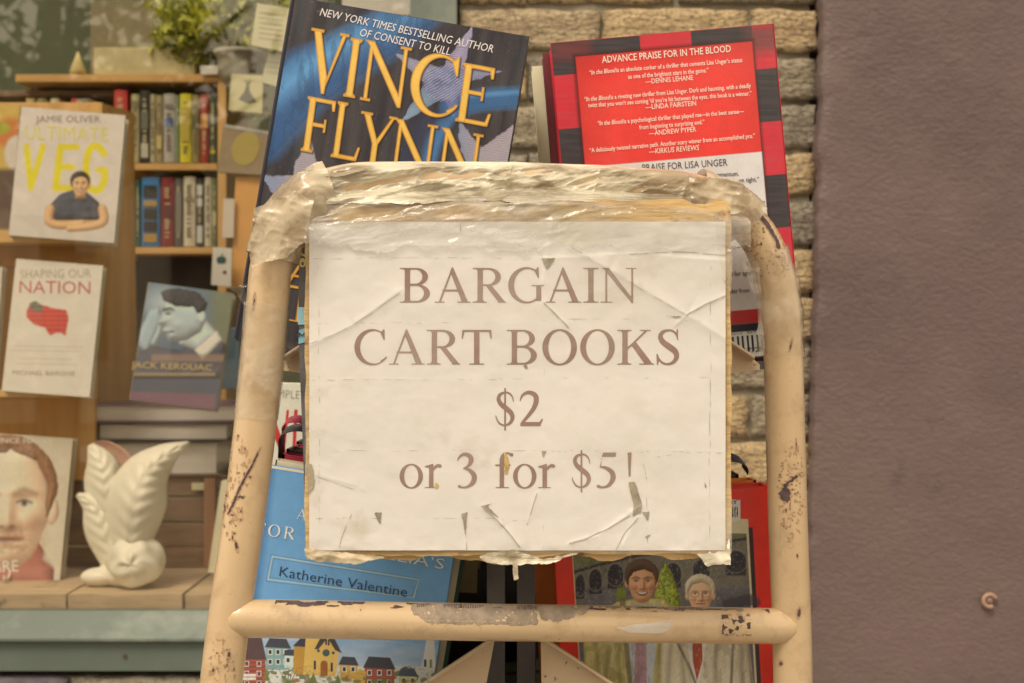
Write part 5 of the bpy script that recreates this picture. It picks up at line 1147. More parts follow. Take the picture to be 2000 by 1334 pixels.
# clear sleeve over the paper, torn lower edge lip
def hf_film(X, Y):
    h = hp(X, Y) + 0.0013 + 0.0010 * (ridged(X / 70, Y / 55, 41, 3) - 0.55) + 0.0006 * (ridged(X / 22, Y / 60, 44, 2) - .5) * np.exp(-(Y - 400).clip(0) / 90)
    for yy in (478, 505, 632, 742, 880, 1012): h = h + 0.0005 * np.exp(-np.abs(Y - yy - 4 * (vnoise(X / 90, yy, 3) - .5)) / 1.6)
    for xx in (622, 1388, 1062): h = h + 0.00035 * np.exp(-np.abs(X - xx) / 2)
    return h
pv, pf, _, _ = sgrid(596, 1429, 430, 1080, 2.6, hf_film)
part_of(arr_obj('clear_sleeve', pv, pf, FILM, smooth=True), sign)
# crumpled silvery film over the top tube down to the paper
def top_film(x0, x1, y0, y1, seed, lift, mt, name, amp=1.0, step=2.2, bottom=None):
    nx = int((x1 - x0) / step); ny = int((y1 - y0) / step)
    X, Yp = np.meshgrid(np.linspace(x0, x1, nx), np.linspace(y0, y1, ny), indexing='ij')
    cy0 = np.interp(X, [p[0] for p in FR[8:15]], [p[1] for p in FR[8:15]])
    if y0 < 380: Yp = cy0 - 38 + (Yp - y0) * (y1 - cy0 + 38) / (y1 - y0)
    if bottom is not None:
        yb = y1 + (fbm(X / 40, X * 0, seed + 50) - .5) * bottom; ya = Yp[:, :1] + 0 * Yp; Yp = ya + (Yp - ya) * (yb - ya) / (y1 - ya)
    cy = np.interp(X, FRd[:, 0][120:340], FRd[:, 1][120:340]) if False else np.interp(X, [p[0] for p in FR[8:15]], [p[1] for p in FR[8:15]])
    Yc = lp(X); dz = (Yp - cy) * Yc / F; r = TR + lift
    on = np.sqrt(np.clip(r * r - dz * dz, 0, None)); Yt = Yc - on
    Ysgn = SGY - hp(X, Yp) * (Yp > 432) - 0.0022
    w_ = np.clip((Yp - cy - 12) / 42, 0, 1); w_ = w_ * w_ * (3 - 2 * w_)
    Yd = Yt * (1 - w_) + Ysgn * w_
    wr = amp * (0.0050 * (ridged(X / 130 + Yp / 70, Yp / 30 + 0.4 * np.sin(X / 60), seed, 2) - 0.55) + 0.0020 * (ridged(X / 46 + Yp / 40, Yp / 17 + X / 200, seed + 5, 2) - 0.5) + 0.0016 * np.exp(-np.abs(((X + Yp * .3) % 173) - 60) / 5) * vnoise(X / 50, Yp / 40, seed) + 0.0009 * (ridged(X / 22 + Yp / 16, Yp / 9 + X / 90, seed + 8, 2) - .5))
    edge = np.clip((Yp - (cy - 36)) / 12, 0, 1)
    Yd = Yd - wr * (0.25 + 0.75 * edge) * np.where(Yp > 440, 0.45, 1)
    vv = np.stack([(X - 1000) / F * Yd * 0 + (X - 1000) / F * Yc, Yd, H0 - (Yp - 667) / F * Yc], -1).reshape(-1, 3)
    return part_of(arr_obj(name, vv, gridfaces(nx, ny, True), mt, smooth=True), sign)
top_film(622, 1400, 320, 404, 3, 0.0012, FILM_TOP, 'crinkled_wrap', 1.35, bottom=14, step=1.6)
top_film(600, 1434, 390, 490, 23, 0.0022, FILM_WR, 'clear_wrap', 1.0, bottom=50)
# sleeves of tape round the bends
def sleeve(i0, i1, rad, amp, mt, name, seed, n=56, sc=(7, 5)):
    dense = [P(p[0], p[1], lp(p[0])) for p in spline(FR, 24)][i0:i1]
    rf = lambda i, k: amp * float(vnoise(i / 9.0, math.cos(2 * math.pi * k / n) * 1.6 + 9, seed) * 0.9 + ridged(i / 14.0 + math.cos(2 * math.pi * k / n) * 1.5, math.sin(2 * math.pi * k / n) * 1.6 + 3 + i / 30.0, seed + 3, 2) * .8 - 0.8)
    return part_of(MB().tube(dense, rad, n, caps=False, rfun=rf).build(name, mt, smooth=True), sign)
top_i = lambda px, py: int(np.hypot(FRd[:, 0] - px, FRd[:, 1] - py).argmin())
sleeve(top_i(533, 505), top_i(650, 366), 0.0172, 0.0042, FILM_TAN, 'tape_wrap', 4)
sleeve(top_i(1360, 382), top_i(1462, 440), 0.0172, 0.0040, FILM_TAN, 'tape_wrap', 14)
sleeve(top_i(1498, 495), top_i(1530, 700), 0.0150, 0.0022, FILM_CLR, 'tape_wrap', 24)
sleeve(top_i(500, 820), top_i(524, 590), 0.0146, 0.0012, FILM_CLR, 'tape_wrap', 44)
# loose tape flaps and slivers
def flap(pts, mt, yb, seed, amp=0.002, name='loose_tape', step=2.0):
    xs_ = [p[0] for p in pts]; ys_ = [p[1] for p in pts]
    p, fc = iso(noisy(poly(*pts), 7, 9, seed), min(xs_) - 6, max(xs_) + 6, min(ys_) - 6, max(ys_) + 6, step)
    Yd = yb - amp * 1.6 * (ridged(p[:, 0] / 60 + p[:, 1] / 90, p[:, 1] / 34 - p[:, 0] / 120, seed, 2) - .5) - amp * .25 * (ridged(p[:, 0] / 18, p[:, 1] / 25, seed + 2, 2) - .5)
    vv = np.stack([(p[:, 0] - 1000) / F * Yd, Yd, H0 - (p[:, 1] - 667) / F * Yd], -1)
    part_of(arr_obj(name, vv, fc, mt, smooth=True), sign)
flap([(497, 408), (575, 372), (612, 392), (596, 470), (560, 502), (492, 520), (486, 500)], FILM_TAN, 0.9085, 3, 0.0025)
flap([(440, 560), (480, 556), (482, 600), (470, 590), (462, 572)], FILM_CLR, 0.915, 5)
flap([(1345, 345), (1440, 350), (1476, 385), (1450, 412), (1432, 420), (1350, 400)], FILM_TAN, 0.955, 7, .003)
flap([(1395, 398), (1440, 420), (1432, 500), (1428, 570), (1416, 560), (1400, 480)], FILM_CLR, 0.921, 9, .002)
flap([(1440, 440), (1482, 520), (1494, 690), (1478, 700), (1480, 600), (1452, 520)], FILM_CLR, 0.965, 11, .002)
flap([(592, 1070), (640, 1076), (700, 1082), (760, 1088), (690, 1102), (622, 1098), (600, 1090)], mat('grey_papery_tape', C(196, 168, 126), 0.6, 0.25, 60, 0.6), 0.921, 13)
flap([(935, 1086), (1000, 1072), (1060, 1092), (1130, 1080), (1075, 1100), (1010, 1104), (950, 1100)], FILM_TOP, 0.920, 15, .0025)
flap([(1362, 1082), (1418, 1076), (1424, 1050), (1428, 1104), (1404, 1102), (1380, 1106)], FILM_TOP, 0.920, 17, .0025)
flap([(1000, 1096), (1010, 1096), (1012, 1130), (1004, 1134)], FILM_TAN, 0.92, 19, .0006)
flap([(590, 848), (640, 822), (636, 846), (608, 862)], FILM_CLR, 0.915, 27)
flap([(545, 672), (588, 664), (590, 690), (560, 684), (575, 705), (552, 722), (540, 700)], FILM_CLR, 0.96, 29, .004)
tube_decal(noisy(poly((1195, 1218), (1310, 1205), (1306, 1220), (1290, 1230), (1230, 1229)), 4, 9, 2), (1185, 1320, 1200, 1236), FILM_WR, 'tape_scrap', True, lift=.0006)

# ------------------------------------------------------------------ things in the shop window
def bx(name, label, cat, x0, y0, x1, y1, Y, dep, m, bev=0.002, group=None):
    """box standing at depth Y whose front face covers the photo rectangle"""
    a, b = P(x0, y1, Y), P(x1, y0, Y); c = Vector(((a.x + b.x) / 2, Y, a.z)); o = MB().box((a.x - c.x, 0, 0), (b.x - c.x, dep, b.z - c.z)).build(name, m, bevel=bev)
    o.location = c; return tag(o, label, cat, group)
# stepped honey wood display rack on the left
rk = thing('display_rack', P(90, 1130, 2.36), label='honey coloured stepped wooden book rack at the left of the window', cat='display rack')
def rbox(name, x0, y0, x1, y1, Y0, Y1, m):
    a, b = P(x0, y1, Y0), P(x1, y0, Y0); return part_of(MB().box((a.x, Y0, a.z), (b.x, Y1, b.z)).build(name, m, bevel=0.0015), rk)
rbox('ledge', -260, 452, 168, 474, 2.17, 2.26, HONEY); rbox('ledge', -260, 762, 132, 776, 2.17, 2.26, HONEY)
rbox('back_panel', -260, 470, 205, 520, 2.262, 2.28, HONEY_V); rbox('back_panel', -260, 778, 185, 938, 2.262, 2.28, HONEY_V); rbox('back_panel', -260, 200, 200, 470, 2.285, 2.30, HONEY_V); rbox('back_panel', -260, 520, 190, 778, 2.285, 2.30, HONEY_V)
sp = MB(); pz = [P(0, 205, 2.36).z, P(0, 960, 2.30).z]
q4 = [Vector((P(172, 0, 2.302).x, 2.302, pz[0])), Vector((P(262, 0, 2.44).x, 2.44, pz[0])), Vector((P(268, 0, 2.44).x, 2.44, pz[1])), Vector((P(150, 0, 2.302).x, 2.302, pz[1]))]
q5 = [v_ + Vector((-.004, .014, 0)) for v_ in q4]
sp.add(q4 + q5, [(0, 1, 2, 3), (7, 6, 5, 4), (0, 4, 5, 1), (1, 5, 6, 2), (2, 6, 7, 3), (3, 7, 4, 0)])
part_of(sp.build('side_panel', HONEY_V), rk)
# bookcase behind
bc = thing('bookcase', P(250, 930, 2.62), label='honey wood bookcase with rows of small books at the back of the window', cat='bookcase')
def cbox(name, x0, y0, x1, y1, Y0, Y1, m):
    a, b = P(x0, y1, Y0), P(x1, y0, Y0); return part_of(MB().box((a.x, Y0, a.z), (b.x, Y1, b.z)).build(name, m, bevel=0.0015), bc)
CY = 2.62
cbox('shelf', 30, 145, 425, 160, CY, CY + .22, HONEY); cbox('shelf', 180, 319, 424, 332, CY, CY + .22, HONEY); cbox('shelf', 200, 483, 424, 496, CY, CY + .22, HONEY)
cbox('side_panel', 425, 145, 442, 930, CY, CY + .22, HONEY_V); 
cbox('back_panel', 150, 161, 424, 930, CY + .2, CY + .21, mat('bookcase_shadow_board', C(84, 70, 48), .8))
cbox('shelf', -200, 176, 243, 188, CY + .05, CY + .25, DARKWOOD)
def sbook(desc, x0, y0, x1, y1, Y, colr, bandsl=(), rot=0, grp='books standing on the bookcase shelves'):
    a, b = P(x0, y1, Y), P(x1, y0, Y); w_, h_ = b.x - a.x, b.z - a.z; dp = 0.13
    root = thing('book', a, (0, R(rot), 0), desc, 'book', grp)
    ct = 0.0016; n = 6
    prof = [(0, dp)] + [(0, 0.003)] + [(w_ * (k / n), 0.003 - 0.003 * math.sin(math.pi * k / n)) for k in range(1, n)] + [(w_, 0.003), (w_, dp), (w_ - ct, dp), (w_ - ct, 0.005), (ct, 0.005), (ct, dp)]
    m_ = len(prof); mb = MB().add([(p[0], p[1], 0) for p in prof] + [(p[0], p[1], h_) for p in prof], [[i, (i + 1) % m_, (i + 1) % m_ + m_, i + m_] for i in range(m_)])
    # end caps as strips
    mb.box((0, 0.003, h_ - 0.0006), (w_, 0.005, h_ - 0.0001)); cvo = mb.build('cover', bookmat(*colr), root)
    rs_ = random.Random(int(x0) * 3 + int(y0)); lm = MB(); zc = h_ * .12; kk = 0
    while zc < h_ * .86 and w_ > .008:
        if rs_.random() < .72: lm.box((w_ * .3, -0.0004, h_ - zc - h_ * .02), (w_ * rs_.uniform(.6, .72), 0.0006, h_ - zc))
        zc += h_ * .032; kk += 1
    if kk: lm.build('lettering', ink(196, 176, 130) if sum(colr) < 340 else ink(110, 92, 66), cvo)
    MB().box((ct, 0.0055, 0.002), (w_ - ct, dp - 0.002, h_ - 0.003)).build('pages', PAGES2, root)
    for (t0, t1, c) in bandsl:
        MB().box((w_ * .14, -0.0012, h_ * (1 - t1)), (w_ * .86, 0.001, h_ * (1 - t0))).build('spine_label', ink(*c), cvo)
    return root
Y1 = CY + .01
sbook('cream spined book at the left end of the upper shelf', 256, 184, 271, 317, Y1, (190, 172, 120), [(.1, .2, (130, 120, 80))])
sbook('tall black spined book near the left of the upper shelf', 273, 176, 292, 315, Y1, (54, 54, 46), [(.3, .55, (110, 104, 84)), (.75, .95, (190, 178, 150))])
sbook('pale slim book right of the tall black one', 293, 184, 304, 317, Y1, (186, 168, 122), [(.2, .5, (140, 124, 84))])
sbook('tan slim book with a light label on the upper shelf', 305, 186, 317, 317, Y1, (168, 146, 100), [(.6, .8, (206, 180, 110))])
sbook('pale grey book with a small red and blue label', 319, 183, 341, 317, Y1, (180, 168, 148), [(.36, .48, (60, 84, 120)), (.15, .22, (130, 110, 100))])
sbook('green grey slim book left of the yellow one', 342, 186, 350, 317, Y1, (136, 142, 104), [])
sbook('bright yellow book standing on the upper shelf', 351, 183, 373, 317, Y1, (216, 196, 50), [(.2, .7, (186, 160, 60))])
sbook('olive brown book right of the yellow one', 375, 185, 389, 317, Y1, (150, 132, 80), [(.3, .5, (104, 92, 60))])
sbook('dark red book on the upper shelf', 391, 184, 407, 317, Y1, (166, 60, 42), [(.3, .5, (206, 140, 60))])
sbook('dark green book with a gold band at the right end of the upper shelf', 409, 186, 422, 317, Y1, (70, 84, 60), [(.82, .87, (206, 176, 60))])
sbook('bright red book half hidden behind the white cookbook', 222, 175, 247, 310, Y1, (206, 66, 56), [])
sbook('dark green slim book at the left of the middle shelf', 264, 350, 274, 481, Y1, (52, 92, 74), [])
sbook('blue book with black oval ornaments down its spine', 276, 346, 311, 481, Y1, (66, 124, 168), [(.12, .3, (50, 48, 44)), (.34, .42, (180, 140, 70)), (.46, .6, (50, 48, 44)), (.64, .78, (50, 48, 44)), (.82, .94, (180, 140, 70))])
sbook('crimson book on the middle shelf', 314, 346, 339, 481, Y1, (136, 46, 46), [(.4, .6, (100, 40, 40))])
sbook('grey black slim book beside the crimson one', 341, 348, 356, 481, Y1, (92, 84, 76), [(.2, .8, (130, 118, 100))])
sbook('cream book on the middle shelf left of the black lettered one', 358, 345, 381, 481, Y1, (212, 194, 156), [(.3, .35, (150, 130, 100))])
sbook('black spined book with big white lettering', 383, 348, 397, 481, Y1, (56, 54, 52), [(.1, .25, (206, 198, 178)), (.3, .42, (206, 198, 178)), (.7, .95, (206, 198, 178))])
sbook('second cream book on the middle shelf', 399, 346, 413, 481, Y1, (206, 190, 154), [])
sbook('green book at the right end of the middle shelf', 414, 348, 423, 481, Y1, (96, 110, 70), [(.5, .7, (190, 180, 130))])
rrx = random.Random(3)
for k, (x, c, nm) in enumerate(((50, (196, 172, 110), 'small tan book leaning on the far left shelf'), (72, (150, 130, 90), 'olive book on the far left shelf behind the cookbook'), (98, (208, 190, 140), 'cream book on the far left shelf behind the cookbook'), (138, (190, 66, 60), 'small red book on the far left shelf'), (160, (140, 130, 100), 'grey green book on the far left shelf'), (176, (176, 160, 130), 'pale book leaning beside the grey green one'))):
    sbook(nm, x, 192, x + 16, 330, 2.6, c, [], 0 if k < 5 else -14)
# things on top of the bookcase
bx('storage_box', 'cream box lying on top of the bookcase', 'box', 182, 92, 380, 146, CY + .01, .15, mat('cream_box_card', C(206, 184, 128), .8), .003)
bx('storage_box', 'grey olive box at the back on top of the bookcase', 'box', 176, 0, 384, 144, CY + .17, .05, mat('grey_olive_board', C(150, 134, 98), .8, .15, 8), .003)
cn = P(152, 145, CY + .02); tag(MB().tube([cn, cn + Vector((0, 0, .006)), cn + Vector((0, 0, .042))], [.014, .0145, .001], 16).build('paper_cone', mat('yellow_cone', C(206, 178, 112), .7), smooth=True), 'small yellow cone standing on top of the bookcase', 'ornament')
bx('price_tag', 'small white tag on top of the bookcase', 'tag', 391, 128, 426, 145, CY - .01, .004, mat('white_tag', C(226, 210, 184), .7), .0005)
pot = thing('potted_plant', P(466, 160, CY - .02), label='grey plant pot with yellow green leafy plant at the upper right of the window', cat='plant')
pc = pot.location; part_of(MB().tube([pc, pc + Vector((0, 0, .03)), pc + Vector((0, 0, .048)), pc + Vector((0, 0, .0485)), pc + Vector((0, 0, .056))], [.032, .038, .040, .044, .044], 28).build('pot', POT, smooth=True), pot)
def leaves(name, parent, centre, ext, n, size, m, seed, loc=None):
    rs = np.random.RandomState(seed); V = []; Fc = []
    for k in range(n):
        d = rs.normal(size=3); d /= np.linalg.norm(d); r_ = rs.uniform(.25, 1) ** .6
        c = np.array(centre) + d * r_ * np.array(ext)
        if vnoise(c[0] * 2.2 / max(ext) + 5, c[2] * 2.2 / max(ext) + c[1] / max(ext), seed) < .38: continue
        a_ = rs.normal(size=3); a_ /= np.linalg.norm(a_); b_ = np.cross(a_, rs.normal(size=3)); b_ /= np.linalg.norm(b_); s = size * rs.uniform(.6, 1.4)
        nn = np.cross(a_, b_); i = len(V)
        V += [c - a_ * s, c - b_ * s * .38 + nn * s * .1, c + a_ * s, c + b_ * s * .38 + nn * s * .1]; Fc.append([i, i + 1, i + 2, i + 3])
    o = arr_obj(name, np.array(V), Fc, m); part_of(o, parent); return o
leaves('foliage', pot, tuple(P(432, 48, CY + .03)), (.17, .07, .085), 3600, .012, LEAF, 3)
leaves('foliage', pot, tuple(P(500, 180, CY + .02)), (.05, .02, .05), 160, .010, LEAF, 5)
for k in range(6):
    q = P(420 + 18 * k, 60 + 8 * (k % 3), CY); part_of(MB().tube([pc + Vector((0, 0, .05)), (pc + q) / 2 + Vector((0, 0, .03)), q], [.002, .0015, .001], 6).build('stem', BARK), pot)
# cards
def card(name, label, cat, q, Y, colr, art=None, t=0.004):
    """flat card with the four photo corners q (tl,tr,br,bl) at depth Y"""
    cs = [P(x, y, Y) for x, y in q]; c = Vector(((cs[2].x + cs[3].x) / 2, Y, (cs[2].z + cs[3].z) / 2))
    o = MB().prism([(p.x - c.x, p.z - c.z) for p in cs], 0, t).build(name, mat(name + '_card', C(*colr), .7, .08, 20)); o.location = c
    tag(o, label, cat)
    if art:
        for f, box, cc in art:
            p, fc = iso(f, *box, 1.5)
            vv = np.stack([(p[:, 0] - 1000) / F * Y - c.x, np.full(len(p), -0.0008), H0 - (p[:, 1] - 667) / F * Y - c.z], -1); arr_obj('print', vv, fc, ink(*cc), o)
    return o
dress = U(poly((482, 165), (486, 165), (488, 180), (501, 198), (496, 200), (484, 202), (466, 194), (478, 178)), stroke((480, 158, 1.5), (484, 166, 1.2), (488, 158, 1.5), n=1))
card('greeting_card', 'cream card printed with a small dark dress', 'card', [(452, 144), (514, 147), (512, 221), (446, 215)], 2.45, (206, 190, 132), [(dress, (462, 505, 154, 206), (86, 84, 62))], .02)
card('printed_packet', 'metallic tan picture packet below the dress card', 'packet', [(436, 242), (526, 256), (520, 342), (424, 336)], 2.42, (166, 138, 102), [(U(ell(480, 290, 26, 34, 20)), (450, 510, 254, 324), (188, 162, 84)), (stroke((440, 246, 3), (524, 260, 3), n=1), (436, 528, 240, 266), (186, 176, 156))], .015)
card('orange_file_box', 'orange upright box behind the cart frame at the right of the window', 'box', [(460, 345), (520, 345), (520, 560), (452, 560)], 2.43, (232, 166, 88), None, .06)
card('white_card', 'plain white card leaning left of the orange box', 'card', [(436, 388), (458, 388), (456, 464), (434, 464)], 2.42, (222, 200, 170))
card('greeting_card', 'white card with a small dark green apple drawing', 'card', [(416, 482), (453, 485), (451, 560), (412, 556)], 2.4, (226, 210, 184), [(U(ell(429, 508, 6, 7), ell(436, 508, 6, 7), stroke((433, 500, 1), (435, 496, 1), n=1)), (420, 446, 492, 518), (64, 92, 84)), (ell(439, 532, 4, 4), (433, 445, 526, 538), (130, 80, 70))])
def lines(x0, x1, ys, sl): return [(U(*[stroke((x0, y, 0.8), (x1, y + sl, 0.8), n=1) for y in ys]), (x0 - 3, x1 + 3, ys[0] - 4, ys[-1] + sl + 4), (160, 146, 104))]
nc1 = card('note_card', 'cream handwritten note hanging at the top of the window', 'note', [(502, 6), (566, 16), (560, 102), (490, 88)], 2.2, (206, 192, 140), lines(506, 552, [24, 34, 44, 54, 64, 74], 6), .001)
nc2 = card('note_card', 'second cream note below the hanging one, beside the thriller', 'note', [(524, 104), (560, 108), (552, 172), (510, 160)], 2.22, (200, 188, 142), lines(520, 550, [120, 130, 140], 4), .001)
nc3 = card('white_card', 'white sheet at the top of the window above the thriller', 'paper', [(668, -30), (806, -30), (806, 30), (668, 25)], 2.2, (232, 216, 196), None, .001)
# the cards hang on a wire in reality: thin cords from the top of the window
for (x, y, Yc, o_) in ((530, 12, 2.2, nc1), (736, -28, 2.2, nc3), (542, 106, 2.22, nc2)):
    part_of(MB().tube([P(x, y, Yc), Vector((P(x, y, Yc).x, Yc, 2.26))], .0006, 6).build('cord', PALEWALL), o_)

veg, Mv = book('hardcover_book', 'white cookbook with big yellow letters and a man in a dark shirt', (42, 208), 2.17, 0.156, 0.200, 0.03, 4.0, bookmat(196, 182, 150), 'L', art_veg, (226, 206, 182), 1.0, yaw=6, pitch=-6)
fit_text(veg, Mv, [L5('JAMIE OLIVER', 70, 239, 196, 239, 13, -.004)], ink(140, 124, 108)); fit_text(veg, Mv, [L5('ULTIMATE', 48, 272, 212, 276, 27, -.01)], ink(232, 212, 90))
nat, Mn = book('hardcover_book', 'white history book with a red map of a country on the lower ledge', (32, 505), 2.17, 0.131, 0.203, 0.026, 4.5, bookmat(206, 190, 150), 'L', art_nation, (230, 212, 184), 1.0, yaw=4, pitch=-6)
fit_text(nat, Mn, [L5('NATION', 38, 572, 176, 574, 24, -.006)], ink(200, 96, 84)); fit_text(nat, Mn, [L5('SHAPING OUR', 40, 544, 178, 542, 17, -.01), L5('MICHAEL BARONE', 24, 732, 146, 734, 9, 0)], ink(178, 156, 126))
prf, Mp = book('hardcover_book', 'blue grey biography with a young man in profile, standing on the book stack', (290, 551), 2.15, 0.129, 0.180, 0.026, 7.5, bookmat(160, 146, 120), 'L', art_profile, (112, 126, 134), 1.0, yaw=4, pitch=-8)
fit_text(prf, Mp, [L5('JACK KEROUAC', 256, 718, 414, 724, 12, .01)], ink(196, 164, 100))
gin, Mg = book('hardcover_book', 'book with a close up of a bearded man’s face, lower left of the window', (-60, 843), 2.19, 0.158, 0.222, 0.03, 4.0, bookmat(222, 204, 170), 'L', art_ginger, (216, 190, 140), 1.0, yaw=3, pitch=-5)
fit_text(gin, Mg, [L5('PRINCE HARRY', -22, 864, 104, 868, 10, .004), L5('SPARE', -45, 1118, 36, 1116, 22, .005)], ink(236, 220, 196))
fd, _m = book('hardcover_book', 'food cookbook with a plate on its cover, cut off by the left edge', (-120, 196), 2.19, 0.126, 0.20, 0.02, 4, bookmat(196, 160, 90), 'L', art_food, (216, 178, 90), .8)
book('hardcover_book', 'white book half out of view left of the red map book', (-128, 512), 2.19, 0.105, 0.2, 0.02, 4, bookmat(222, 206, 176), 'L')
ea = MB(); q = P(22, 1110, 2.18); ea.tube([q, q + Vector((0, -.01, -.012)), q + Vector((0, -.03, -.016)), q + Vector((0, -.03, -.006))], .0022, 8); tag(ea.build('book_stand', mat('clear_acrylic', C(216, 196, 160), .2), smooth=True), 'small clear stand holding the face cover book', 'stand')
# crate with the stack of books
crt = thing('wooden_crate', P(280, 1115, 2.29), label='dark weathered wooden crate carrying a stack of books', cat='crate')
def kbox(name, x0, y0, x1, y1, Y0, Y1, m):
    a, b = P(x0, y1, Y0), P(x1, y0, Y0); return part_of(MB().box((a.x, Y0, a.z), (b.x, Y1, b.z)).build(name, m, bevel=0.0015), crt)
cy_ = 930
for y0_, y1_ in ((931, 968), (972, 1018), (1022, 1066), (1070, 1108)): kbox('slat', 128, y0_, 432, y1_, 2.29 + random.Random(y0_).uniform(0, .004), 2.30, DARKWOOD)
kbox('top_board', 120, 926, 436, 931, 2.285, 2.5, DARKWOOD)
kbox('corner_post', 398, 934, 420, 1108, 2.281, 2.288, woodmat('reddish_strip', (170, 120, 84), (186, 138, 98), st=(8, 8, 1)))
kbox('price_label', 374, 943, 400, 958, 2.2865, 2.289, mat('cream_label', C(216, 200, 150), .7))
def flat(desc, x0, y0, x1, y1, Y, dep, cc, yaw=0):
    a, b = P(x0, y1, Y), P(x1, y0, Y); w_, h_ = b.x - a.x, b.z - a.z
    root = thing('book', a, (0, 0, R(yaw)), desc, 'book', 'books stacked flat on the crate')
    MB().box((0, 0, 0), (w_, dep, .003)).box((0, 0, h_ - .003), (w_, dep, h_)).box((-.001, 0, 0), (.002, dep, h_)).build('cover', bookmat(*cc), root, bevel=.0004)
    MB().box((.003, .004, .003), (w_ - .004, dep - .004, h_ - .003)).build('pages', PAGES_B, root)
flat('thick white paged book at the bottom of the stack', 222, 862, 426, 928, 2.29, .16, (150, 140, 124))
flat('middle book of the stack with a dark grey cover', 190, 826, 446, 861, 2.275, .17, (106, 92, 84))
flat('top book of the stack with a purple cover', 180, 790, 462, 825, 2.27, .18, (140, 104, 112), 3)
card('paper_sheet', 'cream book edge showing low behind the left cart tube', 'book', [(432, 940), (470, 940), (444, 1122), (406, 1118)], 2.16, (226, 208, 164), None, .02)
bx('book', 'book standing dimly behind the profile cover, blue green', 'book', 424, 640, 468, 760, 2.3, .08, bookmat(84, 100, 104))
bx('storage_box', 'dark block filling the dark space under the bookcase middle shelf', 'box', 268, 500, 420, 640, CY + .08, .05, mat('dark_space_fill', C(60, 48, 42), .7, .4, 12))  # dark block fills the space below the middle shelf
# ceramic vase shaped as leaves with a rose at its foot
vase = thing('ceramic_vase', P(245, 1148, 2.12), label='cream ceramic vase of ribbed leaves with a rose at its foot', cat='vase')
def vleaf(pts, Y, bulge, m, name='leaf', ribs=True, lean=0.0):
    q = spline(pts, 14); n = len(q); mcs = 17; V = []
    for i, p in enumerate(q):
        t = (q[min(i + 1, n - 1)] - q[max(i - 1, 0)])[:2]; t = t / (np.linalg.norm(t) + 1e-9); nn = np.array([-t[1], t[0]])
        for k in range(mcs):
            u = -1 + 2 * k / (mcs - 1); xy = p[:2] + nn * u * p[2]
            rib = .0018 * math.sin((i - abs(u) * 10) * .95) * (1 - u * u) if ribs else 0
            Yd = Y - bulge * (1 - u * u) * (p[2] / 40.0) + rib + lean * i / n + (.0018 if abs(u) < .08 and ribs else 0)
            V.append(P(xy[0], xy[1], Yd))
    V = np.array([tuple(v_) for v_ in V]); Vb = V.copy(); Vb[:, 1] += .006; N = len(V)
    f = gridfaces(n, mcs).tolist(); f2 = (gridfaces(n, mcs, True) + N).tolist(); fs = f + f2
    for i in range(n - 1):
        fs += [[i * mcs, i * mcs + N, (i + 1) * mcs + N, (i + 1) * mcs], [(i + 1) * mcs - 1, (i + 2) * mcs - 1, (i + 2) * mcs - 1 + N, (i + 1) * mcs - 1 + N]]
    part_of(arr_obj(name, np.concatenate([V, Vb]), fs, m, smooth=True), vase)
vleaf([(248, 1092, 26), (255, 1050, 44), (264, 985, 60), (284, 930, 48), (322, 890, 25), (369, 864, 2)], 2.115, .03, CERAMIC)
vleaf([(226, 1090, 26), (212, 1020, 34), (204, 950, 40), (196, 905, 30), (176, 868, 6)], 2.135, .026, CERAMIC)
vleaf([(222, 1100, 24), (200, 1040, 34), (182, 990, 24), (150, 966, 4)], 2.125, .02, CERAMIC)
vleaf([(240, 960, 30), (226, 910, 34), (206, 880, 20), (182, 866, 4)], 2.165, -.012, CERAMIC_P, 'inner_glaze', False)
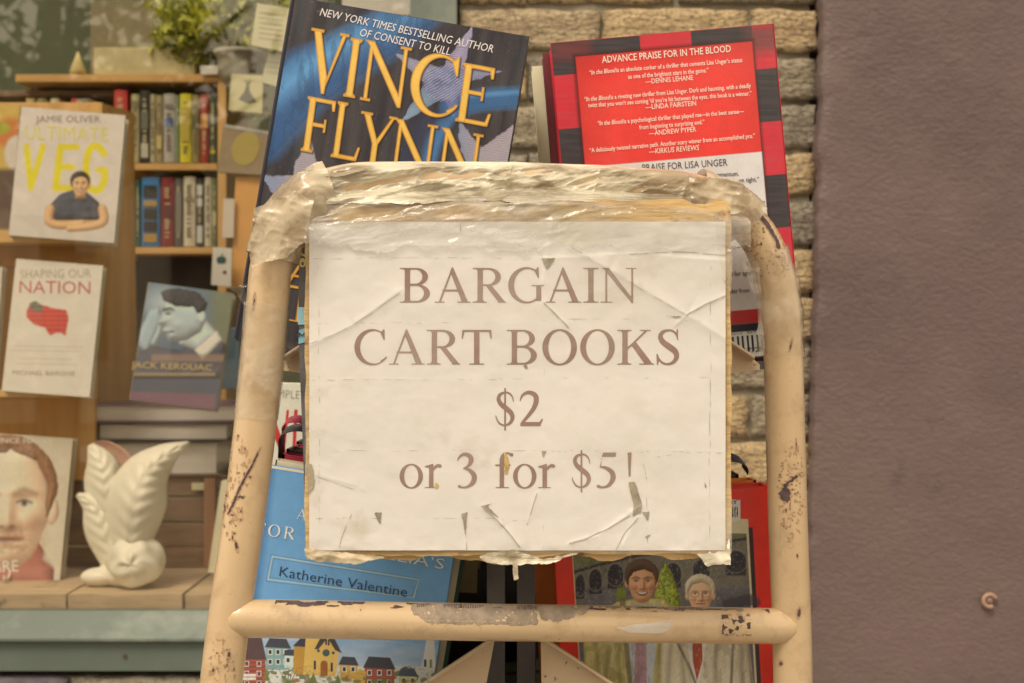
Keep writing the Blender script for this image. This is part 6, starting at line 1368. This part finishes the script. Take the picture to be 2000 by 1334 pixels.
def blob(cx, cy, rx, ry, Y, rd, m, name, petals=0, seed=1, lift=0):
    nu, nv = 64, 40; c = P(cx, cy, Y); V = []
    for i in range(nu):
        for j in range(nv):
            th = 2 * math.pi * i / nu; ph = math.pi * j / (nv - 1) ; s = math.sin(ph)
            d = np.array([math.cos(th) * s, -math.cos(ph), math.sin(th) * s])
            k = 1.0
            if petals: k += .05 * math.sin(ph * 7 + 2.2 * math.sin(th * 1 + 1) + 1.3 * math.sin(th * 3)) + .03 * math.sin(th * 5 + ph * 3)
            V.append((c.x + d[0] * rx * Y / F * k, c.y + d[1] * rd * k, c.z + d[2] * ry * Y / F * k))
    f = []
    for i in range(nu):
        for j in range(nv - 1): f.append([i * nv + j, i * nv + j + 1, ((i + 1) % nu) * nv + j + 1, ((i + 1) % nu) * nv + j])
    part_of(arr_obj(name, np.array(V), f, m, smooth=True), vase)
blob(266, 1096, 56, 50, 2.105, .034, CERAMIC, 'rose', 1)
blob(196, 1126, 38, 18, 2.12, .02, CERAMIC, 'foot'); blob(245, 1120, 60, 26, 2.13, .03, CERAMIC, 'foot')

# ------------------------------------------------------------------ across the street (seen only mirrored in the window glass)
def tree(x, y, hgt, r_, seed, label):
    t = thing('street_tree', (x, y, 0), label=label, cat='tree', group='trees across the street')
    rs = random.Random(seed); tk = MB().tube([(x, y, 0), (x + .05, y, hgt * .3), (x - .03, y + .05, hgt * .6), (x, y, hgt * .9)], [.17, .14, .1, .04], 12)
    for k in range(8):
        a_ = k * .8 + rs.random(); h1 = hgt * rs.uniform(.4, .7); tk.tube([(x, y, h1), (x + math.cos(a_) * r_ * .4, y + math.sin(a_) * r_ * .4, h1 + .4), (x + math.cos(a_) * r_ * .8, y + math.sin(a_) * r_ * .8, h1 + .9)], [.06, .04, .015], 8)
    part_of(tk.build('trunk', BARK, smooth=True), t)
    leaves('crown', t, (x, y, hgt * .78), (r_, r_, r_ * .8), 3400, .11, LEAF_D, seed)
tree(-3.3, -6.2, 4.6, 1.9, 3, 'leafy street tree across the road, the nearer one')
tree(-0.2, -8.2, 5.4, 2.0, 8, 'leafy street tree across the road, farther to the right')
tree(-6.6, -8.0, 5.2, 2.0, 12, 'leafy street tree across the road, farther to the left')
bd = thing('town_house', (-2, -16, 0), label='pale rendered town house across the street with rows of dark windows', cat='building')
part_of(MB().box((-9, -20, 0), (6, -16, 3.9)).build('wall', PALEWALL), bd)
for i in range(8):
    for j in range(1):
        x = -8.4 + i * 1.8; z = .9 + j * 2.6; part_of(MB().box((x, -15.99, z), (x + .9, -15.93, z + 1.5)).build('window', WINDARK, bevel=.02), bd)
part_of(MB().box((-9.3, -20.3, 3.902), (6.3, -15.6, 4.1)).build('roof', DARKMETAL), bd)
